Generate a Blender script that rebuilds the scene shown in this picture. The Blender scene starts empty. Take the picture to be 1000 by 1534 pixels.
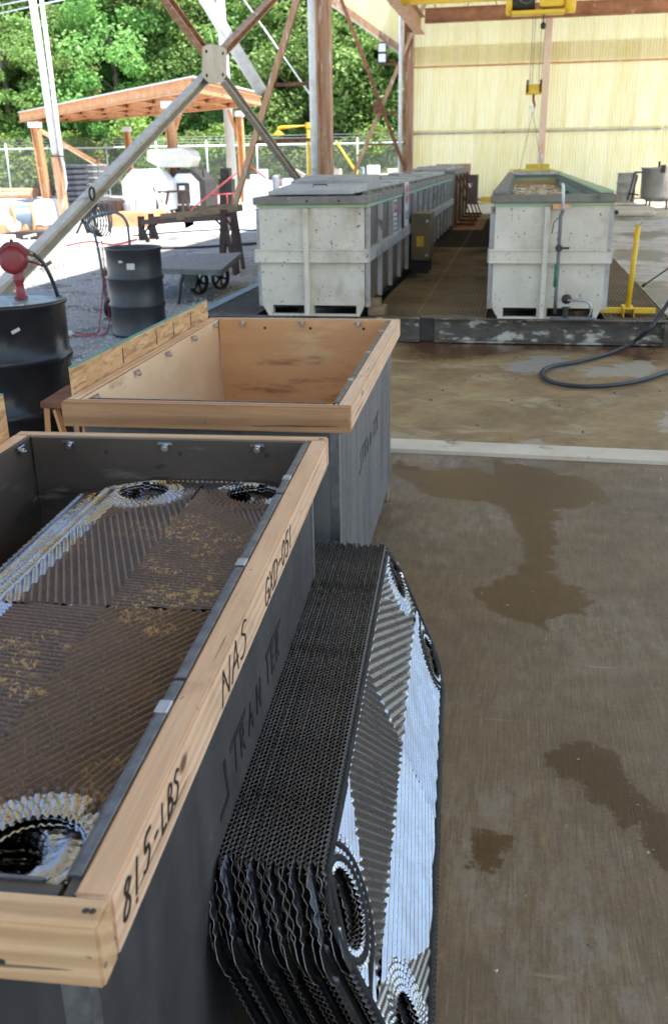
import bpy, bmesh, math, random
import numpy as np
from mathutils import Vector, Matrix, noise as mnoise
R = math.radians
random.seed(7)
SC = bpy.context.scene
COL = SC.collection

# ------------------------------------------------------------------ camera, sky, sun, exposure
CAM_H = 1.80
F_PX = 1418.0
PITCH, YAW, ROLL = R(20.35), R(10.76), R(-0.943)
_cy, _sy = math.cos(YAW), math.sin(YAW)
_F = Vector((-_sy, _cy, 0)); _Rt = Vector((_cy, _sy, 0)); _U = Vector((0, 0, 1))
_F2 = _F * math.cos(PITCH) - _U * math.sin(PITCH)
_U2 = _U * math.cos(PITCH) + _F * math.sin(PITCH)
_R3 = _Rt * math.cos(ROLL) + _U2 * math.sin(ROLL)
_U3 = -_Rt * math.sin(ROLL) + _U2 * math.cos(ROLL)
CAM0 = Vector((0, 0, CAM_H))
cd = bpy.data.cameras.new('camera'); cam = bpy.data.objects.new('camera', cd); COL.objects.link(cam)
cd.sensor_fit = 'VERTICAL'; cd.sensor_height = 36; cd.sensor_width = 24
cd.lens = F_PX / 1534 * 36
cd.clip_start = 0.05; cd.clip_end = 2000
cam.matrix_world = Matrix(((_R3.x, _U3.x, -_F2.x, 0), (_R3.y, _U3.y, -_F2.y, 0), (_R3.z, _U3.z, -_F2.z, CAM_H), (0, 0, 0, 1)))
cd.dof.use_dof = True; cd.dof.focus_distance = 2.6; cd.dof.aperture_fstop = 6.3
SC.camera = cam

SUN_DIR = Vector((0.34, -0.13, 0.93)).normalized()
sun_el = math.asin(SUN_DIR.z); sun_rot = math.atan2(SUN_DIR.x, SUN_DIR.y)
world = bpy.data.worlds.new('World'); SC.world = world; world.use_nodes = True
wn = world.node_tree.nodes; wl = world.node_tree.links
sky = wn.new('ShaderNodeTexSky'); sky.sky_type = 'NISHITA'; sky.sun_disc = False
sky.sun_elevation = sun_el; sky.sun_rotation = sun_rot; sky.air_density = 1.2; sky.dust_density = 1.0
wn['Background'].inputs['Strength'].default_value = 0.15
wl.new(sky.outputs[0], wn['Background'].inputs['Color'])
sl = bpy.data.lights.new('sun', 'SUN'); sl.energy = 5.0; sl.angle = R(0.5); sl.color = (1, 0.96, 0.9)
sun = bpy.data.objects.new('sun', sl); COL.objects.link(sun)
sun.rotation_euler = SUN_DIR.to_track_quat('Z', 'Y').to_euler(); sun.location = (8, -3, 30)
SC.view_settings.view_transform = 'Standard'; SC.view_settings.look = 'None'
SC.view_settings.gamma = 1; SC.view_settings.use_curve_mapping = False
SC.view_settings.exposure = 1.6
SC.cycles.max_bounces = 10; SC.cycles.diffuse_bounces = 6; SC.cycles.transmission_bounces = 6
try:
    SC.cycles.use_denoising = True
except Exception:
    pass

# a pixel of the 1000 x 1534 photograph back to the place it shows: on a level z, or at a distance Y, or on a wall X
def ray(px, py): return _R3 * ((px - 500) / F_PX) - _U3 * ((py - 767) / F_PX) + _F2
def G(px, py, z=0.0): d = ray(px, py); return CAM0 + d * ((z - CAM_H) / d.z)
def AY(px, py, Y): d = ray(px, py); return CAM0 + d * (Y / d.y)
def AX(px, py, X): d = ray(px, py); return CAM0 + d * (X / d.x)

# ------------------------------------------------------------------ mesh helpers
class MB:
    def __init__(s): s.v = []; s.f = []; s.sm = []
    def add(s, vs, fs, smooth=False):
        n = len(s.v); s.v += [tuple(p) for p in vs]
        s.f += [tuple(i + n for i in f) for f in fs]; s.sm += [smooth] * len(fs); return s
    def hexa(s, p):  # bottom 4 ccw, top 4 ccw
        return s.add(p, [(3, 2, 1, 0), (4, 5, 6, 7), (0, 1, 5, 4), (1, 2, 6, 5), (2, 3, 7, 6), (3, 0, 4, 7)])
    def bx(s, x0, x1, y0, y1, z0, z1):
        return s.hexa([(x0, y0, z0), (x1, y0, z0), (x1, y1, z0), (x0, y1, z0), (x0, y0, z1), (x1, y0, z1), (x1, y1, z1), (x0, y1, z1)])
    def box(s, c, size, rot=None):
        c = Vector(c); m = rot or Matrix.Identity(3); h = [Vector(size)[i] / 2 for i in range(3)]
        sg = [(-1, -1, -1), (1, -1, -1), (1, 1, -1), (-1, 1, -1), (-1, -1, 1), (1, -1, 1), (1, 1, 1), (-1, 1, 1)]
        return s.hexa([c + m @ Vector((a * h[0], b * h[1], d * h[2])) for a, b, d in sg])
    def bar(s, a, b, w, h, up=(0, 0, 1)):  # rectangular bar from a to b, w across, h along up
        a = Vector(a); b = Vector(b); d = (b - a); L = d.length; d.normalize(); u = Vector(up)
        x = d.cross(u)
        if x.length < 1e-4: x = d.cross(Vector((1, 0, 0)))
        x.normalize(); u = x.cross(d)
        return s.box((a + b) / 2, (w, L, h), Matrix((x, d, u)).transposed())
    def angle(s, a, b, w, t, up=(0, 0, 1)):  # an L-section bar
        a = Vector(a); b = Vector(b); d = (b - a).normalized(); x = d.cross(Vector(up))
        if x.length < 1e-4: x = Vector((1, 0, 0))
        x.normalize(); u = x.cross(d)
        s.bar(a, b, w, t, up); s.bar(a + x * (w / 2 - t / 2) - u * (w / 2 + t / 2), b + x * (w / 2 - t / 2) - u * (w / 2 + t / 2), t, w, up); return s
    def ibeam(s, a, b, w, h, t, up=(0, 0, 1)):
        a = Vector(a); b = Vector(b); d = (b - a).normalized(); u = Vector(up); x = d.cross(u).normalized(); u = x.cross(d)
        s.bar(a, b, t, h - 2 * t, up)
        for k in (-1, 1): o = u * k * (h / 2 - t / 2); s.bar(a + o, b + o, w, t, up)
        return s
    def channel(s, a, b, w, h, t, up=(0, 0, 1), side=1):
        a = Vector(a); b = Vector(b); d = (b - a).normalized(); u = Vector(up); x = d.cross(u).normalized(); u = x.cross(d)
        s.bar(a - x * side * (w / 2 - t / 2), b - x * side * (w / 2 - t / 2), t, h, up)
        for k in (-1, 1):
            o = u * k * (h / 2 - t / 2) + x * side * t / 2; s.bar(a + o, b + o, w - t, t, up)
        return s
    def tube(s, pts, r, n=8, closed=False, cap=True, smooth=True):
        pts = [Vector(p) for p in pts]; N = len(pts); rr = r if isinstance(r, (list, tuple)) else [r] * N
        vs = []; ref = None
        for i, p in enumerate(pts):
            a = pts[(i - 1) % N] if (closed or i > 0) else p; b = pts[(i + 1) % N] if (closed or i < N - 1) else p
            t = (b - a).normalized()
            if ref is None:
                ref = Vector((0, 0, 1)) if abs(t.z) < .9 else Vector((1, 0, 0))
            x = t.cross(ref)
            if x.length < 1e-5: x = t.cross(Vector((0, 1, 0)))
            x.normalize(); y = x.cross(t).normalized(); ref = y
            for k in range(n):
                q = 2 * math.pi * k / n; vs.append(p + (x * math.cos(q) + y * math.sin(q)) * rr[i])
        fs = []
        for i in range(N if closed else N - 1):
            for k in range(n):
                i2 = (i + 1) % N; k2 = (k + 1) % n; fs.append((i * n + k, i * n + k2, i2 * n + k2, i2 * n + k))
        s.add(vs, fs, smooth)
        if cap and not closed:
            m = len(s.v) - len(vs)
            s.f.append(tuple(m + k for k in reversed(range(n)))); s.f.append(tuple(m + (N - 1) * n + k for k in range(n))); s.sm += [False] * 2
        return s
    def lathe(s, prof, c=(0, 0, 0), n=32, axis=None, smooth=True):
        c = Vector(c); m = Matrix.Identity(3)
        if axis is not None: m = Vector((0, 0, 1)).rotation_difference(Vector(axis)).to_matrix()
        vs = [c + m @ Vector((r * math.cos(2 * math.pi * k / n), r * math.sin(2 * math.pi * k / n), z)) for r, z in prof for k in range(n)]
        fs = [(i * n + k, i * n + (k + 1) % n, (i + 1) * n + (k + 1) % n, (i + 1) * n + k) for i in range(len(prof) - 1) for k in range(n)]
        return s.add(vs, fs, smooth)
    def disc(s, c, r, n=24, axis=(0, 0, 1)):
        c = Vector(c); m = Vector((0, 0, 1)).rotation_difference(Vector(axis)).to_matrix()
        return s.add([c + m @ Vector((r * math.cos(2 * math.pi * k / n), r * math.sin(2 * math.pi * k / n), 0)) for k in range(n)], [tuple(range(n))])
    def cyl(s, c, r, h, n=20, axis=(0, 0, 1), smooth=True):
        s.lathe([(r, 0), (r, h)], c, n, axis, smooth); ax = Vector(axis).normalized()
        s.disc(c, r, n, -ax); return s.disc(Vector(c) + ax * h, r, n, ax)
    def prism(s, poly, z0, z1, m=None):
        n = len(poly); f = (lambda p: m @ Vector(p)) if m is not None else (lambda p: Vector(p))
        vs = [f((x, y, z0)) for x, y in poly] + [f((x, y, z1)) for x, y in poly]
        return s.add(vs, [tuple(reversed(range(n))), tuple(range(n, 2 * n))] + [(i, (i + 1) % n, n + (i + 1) % n, n + i) for i in range(n)])
    def mesh(s, name, bevel=0.0, seg=1):
        me = bpy.data.meshes.new(name); me.from_pydata(s.v, [], s.f)
        me.polygons.foreach_set('use_smooth', s.sm); me.update()
        if bevel:
            bm = bmesh.new(); bm.from_mesh(me)
            bmesh.ops.bevel(bm, geom=[e for e in bm.edges if len(e.link_faces) == 2 and e.calc_face_angle(0) > .6], offset=bevel, segments=seg, affect='EDGES', clamp_overlap=True)
            bm.to_mesh(me); bm.free()
        return me
    def build(s, name, mat, parent=None, bevel=0.0, seg=1, kind=None):
        return link(name, s.mesh(name, bevel, seg), mat, parent, kind)

def link(name, me, mat, parent=None, kind=None):
    o = bpy.data.objects.new(name, me); COL.objects.link(o)
    if mat is not None and len(me.materials) == 0: me.materials.append(mat)
    if parent is not None: o.parent = parent
    if kind: o['kind'] = kind
    return o
def tag(o, label, cat, group=None):
    o['label'] = label; o['category'] = cat
    if group: o['group'] = group
    return o
def thing(name, label, cat, loc=(0, 0, 0), rz=0.0, group=None):
    o = bpy.data.objects.new(name, None); COL.objects.link(o); o.location = loc; o.rotation_euler = (0, 0, rz); o.empty_display_size = .1
    return tag(o, label, cat, group)
def struct(name, mb, mat, parent=None): return mb.build(name, mat, parent, kind='structure') if parent is None else mb.build(name, mat, parent)
def again(src, name=None, parent=None, loc=None):
    c = src.copy(); COL.objects.link(c)
    if parent is not None: c.parent = parent
    if loc is not None: c.location = loc
    return c
def copy_tree(o, parent=None):
    c = o.copy(); COL.objects.link(c)
    if parent is not None: c.parent = parent
    for ch in list(o.children): copy_tree(ch, c)
    return c

# ------------------------------------------------------------------ materials
class NT:
    def __init__(s, name):
        s.m = bpy.data.materials.new(name); s.m.use_nodes = True; s.t = s.m.node_tree; s.n = s.t.nodes
        s.b = s.n['Principled BSDF']; s.out = s.n['Material Output']; s._tc = None
    def N(s, ty, **k):
        x = s.n.new(ty)
        for a, v in k.items():
            if hasattr(x, a): setattr(x, a, v)
        return x
    def L(s, a, b): s.t.links.new(a, b)
    def co(s, stretch=(1, 1, 1), rot=(0, 0, 0)):
        if s._tc is None: s._tc = s.N('ShaderNodeTexCoord')
        m = s.N('ShaderNodeMapping'); m.inputs['Scale'].default_value = stretch; m.inputs['Rotation'].default_value = rot
        s.L(s._tc.outputs['Object'], m.inputs['Vector']); return m.outputs[0]
    def noise(s, scale, stretch=(1, 1, 1), detail=6, rough=.6, dist=0.0, rot=(0, 0, 0)):
        x = s.N('ShaderNodeTexNoise'); x.inputs['Scale'].default_value = scale; x.inputs['Detail'].default_value = detail
        x.inputs['Roughness'].default_value = rough; x.inputs['Distortion'].default_value = dist
        s.L(s.co(stretch, rot), x.inputs['Vector']); return x.outputs['Fac']
    def ramp(s, fac, lo, hi, a=0.0, b=1.0):
        x = s.N('ShaderNodeMapRange'); x.inputs['From Min'].default_value = lo; x.inputs['From Max'].default_value = hi
        x.inputs['To Min'].default_value = a; x.inputs['To Max'].default_value = b; x.interpolation_type = 'SMOOTHSTEP'
        s.L(fac, x.inputs['Value']); return x.outputs['Result']
    def mix(s, fac, a, b):
        x = s.N('ShaderNodeMix'); x.data_type = 'RGBA'
        s.L(fac, x.inputs['Factor']) if not isinstance(fac, (int, float)) else setattr(x.inputs['Factor'], 'default_value', fac)
        for i, v in ((6, a), (7, b)):
            if isinstance(v, tuple): x.inputs[i].default_value = (*v[:3], 1)
            else: s.L(v, x.inputs[i])
        return x.outputs[2]
    def math(s, op, a, b=None):
        x = s.N('ShaderNodeMath'); x.operation = op
        for i, v in enumerate((a, b)):
            if v is None: continue
            if isinstance(v, (int, float)): x.inputs[i].default_value = v
            else: s.L(v, x.inputs[i])
        return x.outputs[0]
    def attr(s, name):
        x = s.N('ShaderNodeAttribute'); x.attribute_name = name; return x.outputs['Fac']
    def bump(s, h, strength, dist=.01):
        x = s.N('ShaderNodeBump'); x.inputs['Strength'].default_value = strength; x.inputs['Distance'].default_value = dist
        s.L(h, x.inputs['Height']); s.L(x.outputs[0], s.b.inputs['Normal'])
    def col(s, c): s.L(c, s.b.inputs['Base Color']) if not isinstance(c, tuple) else setattr(s.b.inputs['Base Color'], 'default_value', (*c, 1))
    def rough(s, r): s.L(r, s.b.inputs['Roughness']) if not isinstance(r, (int, float)) else setattr(s.b.inputs['Roughness'], 'default_value', r)

def mat(name, c1, c2=None, scale=6.0, rough=.6, metal=0.0, bump=0.0, bscale=40, stretch=(1, 1, 1), stains=(), rand=0.0, spec=None, coat=0.0):
    t = NT(name); c2 = c2 or tuple(x * .75 for x in c1)
    c = t.mix(t.ramp(t.noise(scale, stretch), .3, .7), c1, c2)
    for (sc, ss, lo, hi, *st) in stains:
        c = t.mix(t.ramp(t.noise(ss, st[0] if st else (1, 1, 1), 8, .65), lo, hi), c, sc)
    if rand:
        oi = t.N('ShaderNodeObjectInfo'); hs = t.N('ShaderNodeHueSaturation'); t.L(c, hs.inputs['Color'])
        t.L(t.ramp(oi.outputs['Random'], 0, 1, 1 - rand, 1 + rand), hs.inputs['Value']); c = hs.outputs[0]
    t.col(c); t.rough(t.ramp(t.noise(scale * 2.3), .3, .7, rough * .85, min(1, rough * 1.15))); t.b.inputs['Metallic'].default_value = metal
    if spec is not None: t.b.inputs['Specular IOR Level'].default_value = spec
    if coat: t.b.inputs['Coat Weight'].default_value = coat
    if bump: t.bump(t.noise(bscale, stretch, 5), bump)
    return t.m

RUST = (.20, .075, .03); RUSTD = (.085, .035, .02); RUSTL = (.40, .17, .07)
def wood(name, c1, c2, axis, knots=.5, dirt=0.0, rough=.65):
    # long grain along the axis; growth bands, fine fibres, sparse knots, dirt
    t = NT(name); st = [14, 14, 14]; st[axis] = .55
    w = t.N('ShaderNodeTexWave'); w.wave_type = 'RINGS'; w.rings_direction = 'XYZ'[axis]
    w.inputs['Scale'].default_value = 5.5; w.inputs['Distortion'].default_value = 5; w.inputs['Detail'].default_value = 3; w.inputs['Detail Scale'].default_value = .35
    s2 = [2.2, 2.2, 2.2]; s2[axis] = .12
    mp = t.N('ShaderNodeMapping'); mp.inputs['Scale'].default_value = s2; mp.inputs['Location'].default_value = (.7, .5, .6)
    oi = t.N('ShaderNodeObjectInfo'); ad = t.N('ShaderNodeVectorMath'); ad.operation = 'ADD'
    tc = t.N('ShaderNodeTexCoord'); t.L(tc.outputs['Object'], ad.inputs[0]); t.L(oi.outputs['Location'], ad.inputs[1])
    t.L(ad.outputs[0], mp.inputs['Vector']); t.L(mp.outputs[0], w.inputs['Vector'])
    fib = t.noise(9, tuple(st), 4)
    c = t.mix(t.ramp(w.outputs['Fac'], .15, .95, 0, .8), c1, c2)
    c = t.mix(t.ramp(fib, .35, .75, 0, .45), c, tuple(x * .72 for x in c2))
    c = t.mix(t.ramp(t.noise(2.2), .4, .75, 0, .35), c, tuple(x * 1.12 for x in c1))
    if knots:
        v = t.N('ShaderNodeTexVoronoi'); v.inputs['Scale'].default_value = 6.5; ks = [1, 1, 1]; ks[axis] = .62
        t.L(t.co(tuple(ks)), v.inputs['Vector'])
        k = t.ramp(v.outputs['Distance'], .05, .115, 1, 0)
        sel = t.N('ShaderNodeSeparateColor'); t.L(v.outputs['Color'], sel.inputs[0])
        k = t.math('MULTIPLY', k, t.ramp(sel.outputs[0], 1 - knots * .5, 1 - knots * .5 + .02))
        c = t.mix(k, c, (c2[0] * .3, c2[1] * .22, c2[2] * .18))
    if dirt:
        c = t.mix(t.ramp(t.noise(3.1, (1, 1, 1), 9, .7), .56, .72, 0, dirt), c, (.035, .028, .022))
    c = t.mix(t.ramp(t.noise(38, (1, 1, 1), 3, .6), .69, .73, 0, .75), c, tuple(x * .25 for x in c2))
    c = t.mix(t.ramp(t.noise(5, tuple(1 if i != axis else .4 for i in range(3)), 8, .75), .52, .72, 0, .6), c, (.22, .17, .125))
    cst = [9, 9, 9]; cst[axis] = .35; c = t.mix(t.ramp(t.noise(6, tuple(cst), 3, .5), .685, .70, 0, .8), c, tuple(x * .22 for x in c2))
    t.col(c); t.rough(rough); t.bump(t.math('ADD', fib, t.math('MULTIPLY', w.outputs['Fac'], .6)), .25, .004)
    return t.m

M = {}
PINE1, PINE2 = (.57, .37, .20), (.41, .235, .105)
M['pine_x'] = wood('pine_x', PINE1, PINE2, 0, .55, .35); M['pine_y'] = wood('pine_y', (.66, .45, .30), (.53, .315, .17), 1, .75, .35)
M['pine_dk'] = wood('pine_dark_x', (.40, .21, .09), (.26, .12, .045), 0, .6, .7)
M['ply_in'] = mat('plywood_inside', (.74, .50, .30), (.63, .38, .195), 2.2, .6, 0, .1, 40, (1, .5, 1.4), stains=(((.70, .50, .30), 5, .56, .7, (1, .35, 1.5)), ((.30, .17, .08), 3, .60, .72, (1, .5, 1.6)), ((.08, .05, .03), 9, .70, .76, (1, .4, 1))))
M['ply_in_x'] = mat('plywood_inside_x', (.64, .34, .15), (.54, .26, .105), 2.2, .6, 0, .1, 40, (.5, 1, 1.4), stains=(((.62, .38, .18), 5, .56, .7, (.35, 1, 1.5)), ((.28, .13, .055), 3.4, .58, .72, (.4, 1, 2)), ((.07, .04, .025), 9, .69, .75, (.4, 1, 1))))
M['ply_dk'] = mat('plywood_weathered_dark', (.074, .051, .035), (.044, .031, .022), 2, .6, 0, .12, 40, (.6, .6, 1.5), stains=(((.020, .016, .013), 3, .54, .7, (.5, .5, 1.6)), ((.14, .105, .075), 6, .62, .74, (.4, .4, 2)), ((.015, .012, .01), 30, .66, .72, (.3, .3, 1))))
M['ply_shaded'] = mat('plywood_shaded_coated', (.046, .044, .044), (.030, .029, .029), 3, .55, 0, .12, 60, (4, 4, .5), stains=(((.025, .024, .025), 2.2, .52, .75, (3, 3, .6)), ((.10, .10, .105), 7, .66, .78), ((.15, .145, .14), 26, .70, .74, (.5, .12, 2)), ((.14, .14, .14), 20, .72, .75, (2, 2, .15))))  # same coating as the gray panels, darkened to carry the near side's shade
M['ply_gray'] = mat('plywood_gray_coated', (.128, .122, .120), (.088, .084, .083), 3, .55, 0, .12, 60, (4, 4, .5),
                    stains=(((.045, .044, .046), 2.2, .52, .75, (3, 3, .6)), ((.24, .25, .28), 7, .66, .8), ((.03, .03, .032), 22, .68, .74)))
M['timber_old'] = mat('old_timber', (.24, .17, .095), (.14, .09, .05), 5, .85, 0, .2, 30, (1, 1, 6), stains=(((.06, .04, .025), 3, .54, .7, (1, 1, 4)), ((.34, .27, .18), 9, .6, .72, (1, 1, 5))))
M['galv'] = mat('galvanised_strip', (.42, .43, .44), (.28, .29, .30), 30, .38, .9, .05)
M['clip'] = mat('zinc_clip', (.6, .6, .6), (.45, .45, .46), 40, .3, 1)
M['marker'] = mat('marker_ink', (.012, .012, .014), None, 30, .5)
def osb():
    t = NT('osb'); v = t.N('ShaderNodeTexVoronoi'); v.inputs['Scale'].default_value = 26; v.inputs['Randomness'].default_value = 1
    t.L(t.co((1, .32, .8), (.9, .3, .5)), v.inputs['Vector']); sp = t.N('ShaderNodeSeparateColor'); t.L(v.outputs['Color'], sp.inputs[0])
    c = t.mix(sp.outputs[0], (.62, .40, .19), (.36, .19, .07)); c = t.mix(t.ramp(t.noise(60, (1, .2, 1)), .4, .7, 0, .4), c, (.72, .52, .30))
    c = t.mix(.7, c, (.46, .25, .105))
    for k_, (st_, ro_, cc_) in enumerate((((1, .16, 1), (.7, 0, 0), (.60, .38, .185)), ((1, .14, 1), (-.5, 0, 0), (.26, .13, .05)), ((1, .2, 1), (1.4, 0, 0), (.38, .20, .08)), ((1, .13, 1), (.1, 0, 0), (.54, .32, .14)))):
        c = t.mix(t.ramp(t.noise(34 + 7 * k_, st_, 2, .5, .3, ro_), .55, .60, 0, .8), c, cc_)
    t.col(c); t.rough(.7); t.bump(sp.outputs[1], .3, .004); return t.m
M['strip'] = mat('edge_strip_dark', (.16, .16, .165), (.09, .09, .095), 30, .42, .7, .05)
M['osb'] = osb(); M['teal'] = mat('teal_edge_paint', (.05, .20, .16), (.08, .26, .20), 20, .7)

def steel_plate(name, fouled):
    t = NT(name); z = t.attr('zone')
    n = t.noise(55, (1, 1, 1), 6); n2 = t.noise(9, (1, 1, 1), 6)
    clean = t.mix(t.ramp(n2, .4, .7), (.43, .445, .475), (.35, .355, .37))
    clean = t.mix(t.math('MULTIPLY', t.ramp(t.noise(4), .56, .66), t.ramp(t.noise(160, (1, 1, 1), 2), .72, .75, 0, .4)), clean, (.24, .13, .07))
    if fouled:
        clean = t.mix(t.ramp(t.noise(6), .50, .64, 0, .85), clean, (.42, .29, .12))
        foul = t.mix(t.ramp(n2, .35, .65), (.100, .060, .036), (.060, .036, .024))
        cr = t.attr('crest'); foul = t.mix(t.ramp(cr, .1, .9, 0, .55), foul, (.185, .115, .075)); foul = t.mix(t.ramp(cr, -.2, -.8, 0, .6), foul, (.030, .020, .016))  # deposit colour, with rib relief painted in: troughs darkened, crests lightened
        gr = t.noise(160, (1, 1, 1), 3); foul = t.mix(t.ramp(gr, .5, .72, 0, .75), foul, (.17, .135, .115))
        foul = t.mix(t.math('MULTIPLY', t.ramp(t.noise(3.2, (1, 1, 1), 3), .5, .62), t.ramp(t.noise(48, (1, 1, 1), 7, .7, 1.2), .52, .60)), foul, (.40, .25, .085))
        foul = t.mix(t.math('MULTIPLY', t.ramp(t.noise(5), .4, .6), t.ramp(t.noise(85, (1, .45, 1), 5, .6, 2.), .71, .74)), foul, (.50, .40, .26))
        zz = t.ramp(t.math('ADD', z, t.math('MULTIPLY', t.math('SUBTRACT', t.noise(24), .5), .5)), .4, .62)
        c = t.mix(zz, foul, clean)
        t.L(t.ramp(zz, 0, 1, .10, 1.0), t.b.inputs['Metallic']); t.rough(t.ramp(zz, 0, 1, .55, .27))
        t.bump(gr, .5, .003)
    else:
        ez = t.ramp(z, .3, .7); c = t.mix(ez, (.06, .058, .056), clean); t.L(t.ramp(ez, 0, 1, .5, 1), t.b.inputs['Metallic']); t.rough(t.ramp(n2, .3, .7, .24, .33))
    t.col(c); return t.m
M['plateedge'] = mat('plate_cut_edge', (.36, .34, .31), (.24, .21, .17), 30, .35, .9)
M['packplate'] = mat('stained_shaded_plate', (.070, .070, .072), (.042, .041, .042), 9, .30, .8, 0, stains=(((.16, .09, .04), 30, .66, .72), ((.02, .02, .021), 5, .5, .66)))  # stained steel; base darkened to put the gaps' shade into the colour
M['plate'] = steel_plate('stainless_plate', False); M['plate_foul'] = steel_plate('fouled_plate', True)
M['rubber'] = mat('black_rubber', (.012, .012, .013), (.02, .02, .02), 12, .7, 0, .1, 80, spec=.25)
M['drum_black'] = mat('drum_black_paint', (.012, .012, .014), (.02, .02, .022), 5, .22, 0, .04, 6, stains=(((.07, .07, .07), 14, .72, .78),), spec=.3)
M['drum_gray'] = mat('drum_gray_paint', (.030, .031, .036), (.022, .023, .027), 4, .42, 0, .06, 20, stains=(((.02, .02, .02), 3, .56, .7), (RUSTD, 9, .68, .76)))
M['drum_lid'] = mat('drum_lid_steel', (.36, .37, .38), (.24, .25, .26), 7, .42, .6, .05, 30, stains=(((.10, .10, .10), 4, .55, .7),))
M['pump_red'] = mat('pump_red_paint', (.20, .016, .020), (.14, .011, .015), 6, .4, 0, .05, stains=(((.05, .02, .02), 9, .62, .74),))
M['brass'] = mat('dull_brass', (.26, .18, .09), (.18, .12, .06), 20, .45, .8)
M['paper'] = mat('paper_label', (.55, .53, .49), (.42, .41, .38), 40, .8)
M['chain_red'] = mat('red_chain', (.36, .03, .04), (.24, .03, .03), 30, .5, 0)
M['chain_steel'] = mat('rusty_chain', (.30, .22, .17), (.2, .13, .09), 30, .6, .4)
M['grayblue'] = mat('grayblue_tube', (.10, .13, .14), (.07, .09, .10), 10, .5, .1, stains=((RUSTD, 9, .66, .76),))
M['iron'] = mat('cast_iron', (.030, .029, .028), (.05, .042, .036), 14, .6, .3, .1)
M['cartgreen'] = mat('cart_green_paint', (.13, .16, .14), (.09, .11, .10), 8, .6, 0, .08, stains=((RUSTD, 7, .58, .7),))
M['cartdeck'] = mat('cart_deck', (.20, .185, .165), (.12, .11, .10), 6, .75, 0, .15, 30, (6, 1, 6), stains=(((.05, .05, .05), 4, .58, .7),))
M['rustbeam'] = mat('rusty_beam', (.34, .15, .07), (.22, .085, .04), 3, .75, 0, .1, stains=(((.5, .30, .17), 4, .58, .72),))
M['rust'] = mat('rusty_steel', RUST, RUSTD, 7, .8, .1, .12, 40, stains=((RUSTL, 5, .60, .75),))
M['rustdark'] = mat('rust_brown_frame', (.065, .035, .026), (.04, .024, .020), 9, .7, .2, .1, stains=((RUST, 8, .60, .74),))
M['rustcol'] = mat('column_rust', (.44, .28, .17), (.34, .175, .09), 3, .7, 0, .1, 30, (3, 3, .4), stains=(((.26, .11, .05), 3.0, .50, .66, (4, 4, .35)), ((.60, .56, .50), 4, .56, .68, (3, 3, .4))), rand=.08)
M['galvbrace'] = mat('galv_brace', (.52, .47, .39), (.41, .36, .285), 4, .6, .25, .08, 30, (3, 1, 3), stains=(((.20, .10, .055), 5, .58, .72), ((.08, .065, .05), 11, .68, .76)))
M['rustlight'] = mat('orange_rust_steel', (.64, .34, .16), (.50, .235, .10), 3, .75, 0, .06, stains=(((.58, .50, .42), 2.5, .58, .68),), rand=.1)
M['whitepole'] = mat('white_painted_pole', (.66, .66, .64), (.52, .52, .5), 5, .5, 0, .03, stains=(((.35, .26, .2), 4, .64, .76),))
M['tankwhite'] = mat('tank_paint_white', (.60, .555, .465), (.49, .45, .37), 3, .5, 0, .06, 25,
                     stains=(((.34, .285, .20), 1.6, .48, .74, (1.6, 1.6, 1)), ((.05, .042, .036), 26, .625, .665), ((.10, .08, .06), 5, .635, .73, (1.6, 1.6, .8)), ((.26, .18, .11), 8, .66, .75, (3, 3, .2))))
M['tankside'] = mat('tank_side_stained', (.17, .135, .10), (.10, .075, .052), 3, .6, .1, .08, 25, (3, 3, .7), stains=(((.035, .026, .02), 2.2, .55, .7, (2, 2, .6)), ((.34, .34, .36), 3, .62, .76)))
M['tankrib'] = mat('tank_rib', (.44, .44, .44), (.30, .28, .25), 5, .5, .1, .05, stains=(((.14, .095, .06), 4, .56, .7),))
M['tankrim'] = mat('tank_rim', (.20, .185, .155), (.13, .115, .095), 5, .75, 0, .15, 40, stains=(((.06, .055, .045), 5, .56, .7), ((.33, .31, .27), 8, .62, .74)))
M['tankgreen'] = mat('tank_green_liner', (.20, .36, .25), (.30, .37, .17), 3, .55, 0, .08, stains=(((.50, .36, .14), 3, .56, .7),))
M['tankyellow'] = mat('tank_yellow_liner', (.62, .55, .22), (.55, .42, .12), 3, .6)
M['lid'] = mat('gray_lid_panel', (.37, .36, .34), (.27, .262, .25), 3, .55, .1, .06, stains=(((.12, .11, .10), 4, .6, .76),), rand=.12)
M['pipegray'] = mat('gray_pipe', (.14, .145, .15), (.09, .09, .095), 9, .5, .3, stains=((RUSTD, 11, .66, .76),))
M['boxbrown'] = mat('control_box_brown', (.155, .12, .07), (.105, .08, .045), 4, .6, 0, .04, stains=(((.05, .035, .02), 3, .56, .74),))
M['yellowsticker'] = mat('yellow_sticker', (.55, .33, .02), (.48, .28, .02), 20, .6)
M['yellow'] = mat('yellow_paint', (.72, .46, .015), (.60, .37, .012), 5, .45, 0, .03, stains=(((.22, .14, .03), 7, .62, .76),))
M['yellowhoist'] = mat('hoist_yellow', (.70, .47, .03), (.58, .37, .02), 4, .5, 0, .03, stains=(((.25, .14, .03), 5, .6, .74),))
M['dark'] = mat('dark_recess_paint', (.018, .017, .016), (.03, .027, .024), 8, .7)
M['beamwhite'] = mat('flaked_channel', (.10, .085, .065), (.05, .042, .034), 4, .7, 0, .2, 30, (1, 1, 2), stains=(((.44, .41, .35), 3.2, .53, .61, (1, 1, 2.4)), ((.26, .17, .09), 5, .56, .70, (1, 1, 2)), ((.02, .017, .015), 24, .60, .66)))
M['grating'] = mat('grating_rust', (.27, .19, .105), (.16, .11, .06), 1.2, .7, .2, 0, stains=(((.035, .028, .022), .7, .5, .66), ((.30, .25, .18), 2.3, .60, .75)))
M['gratinggray'] = mat('grating_gray', (.15, .145, .13), (.10, .095, .085), 3, .65, .3)
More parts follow.
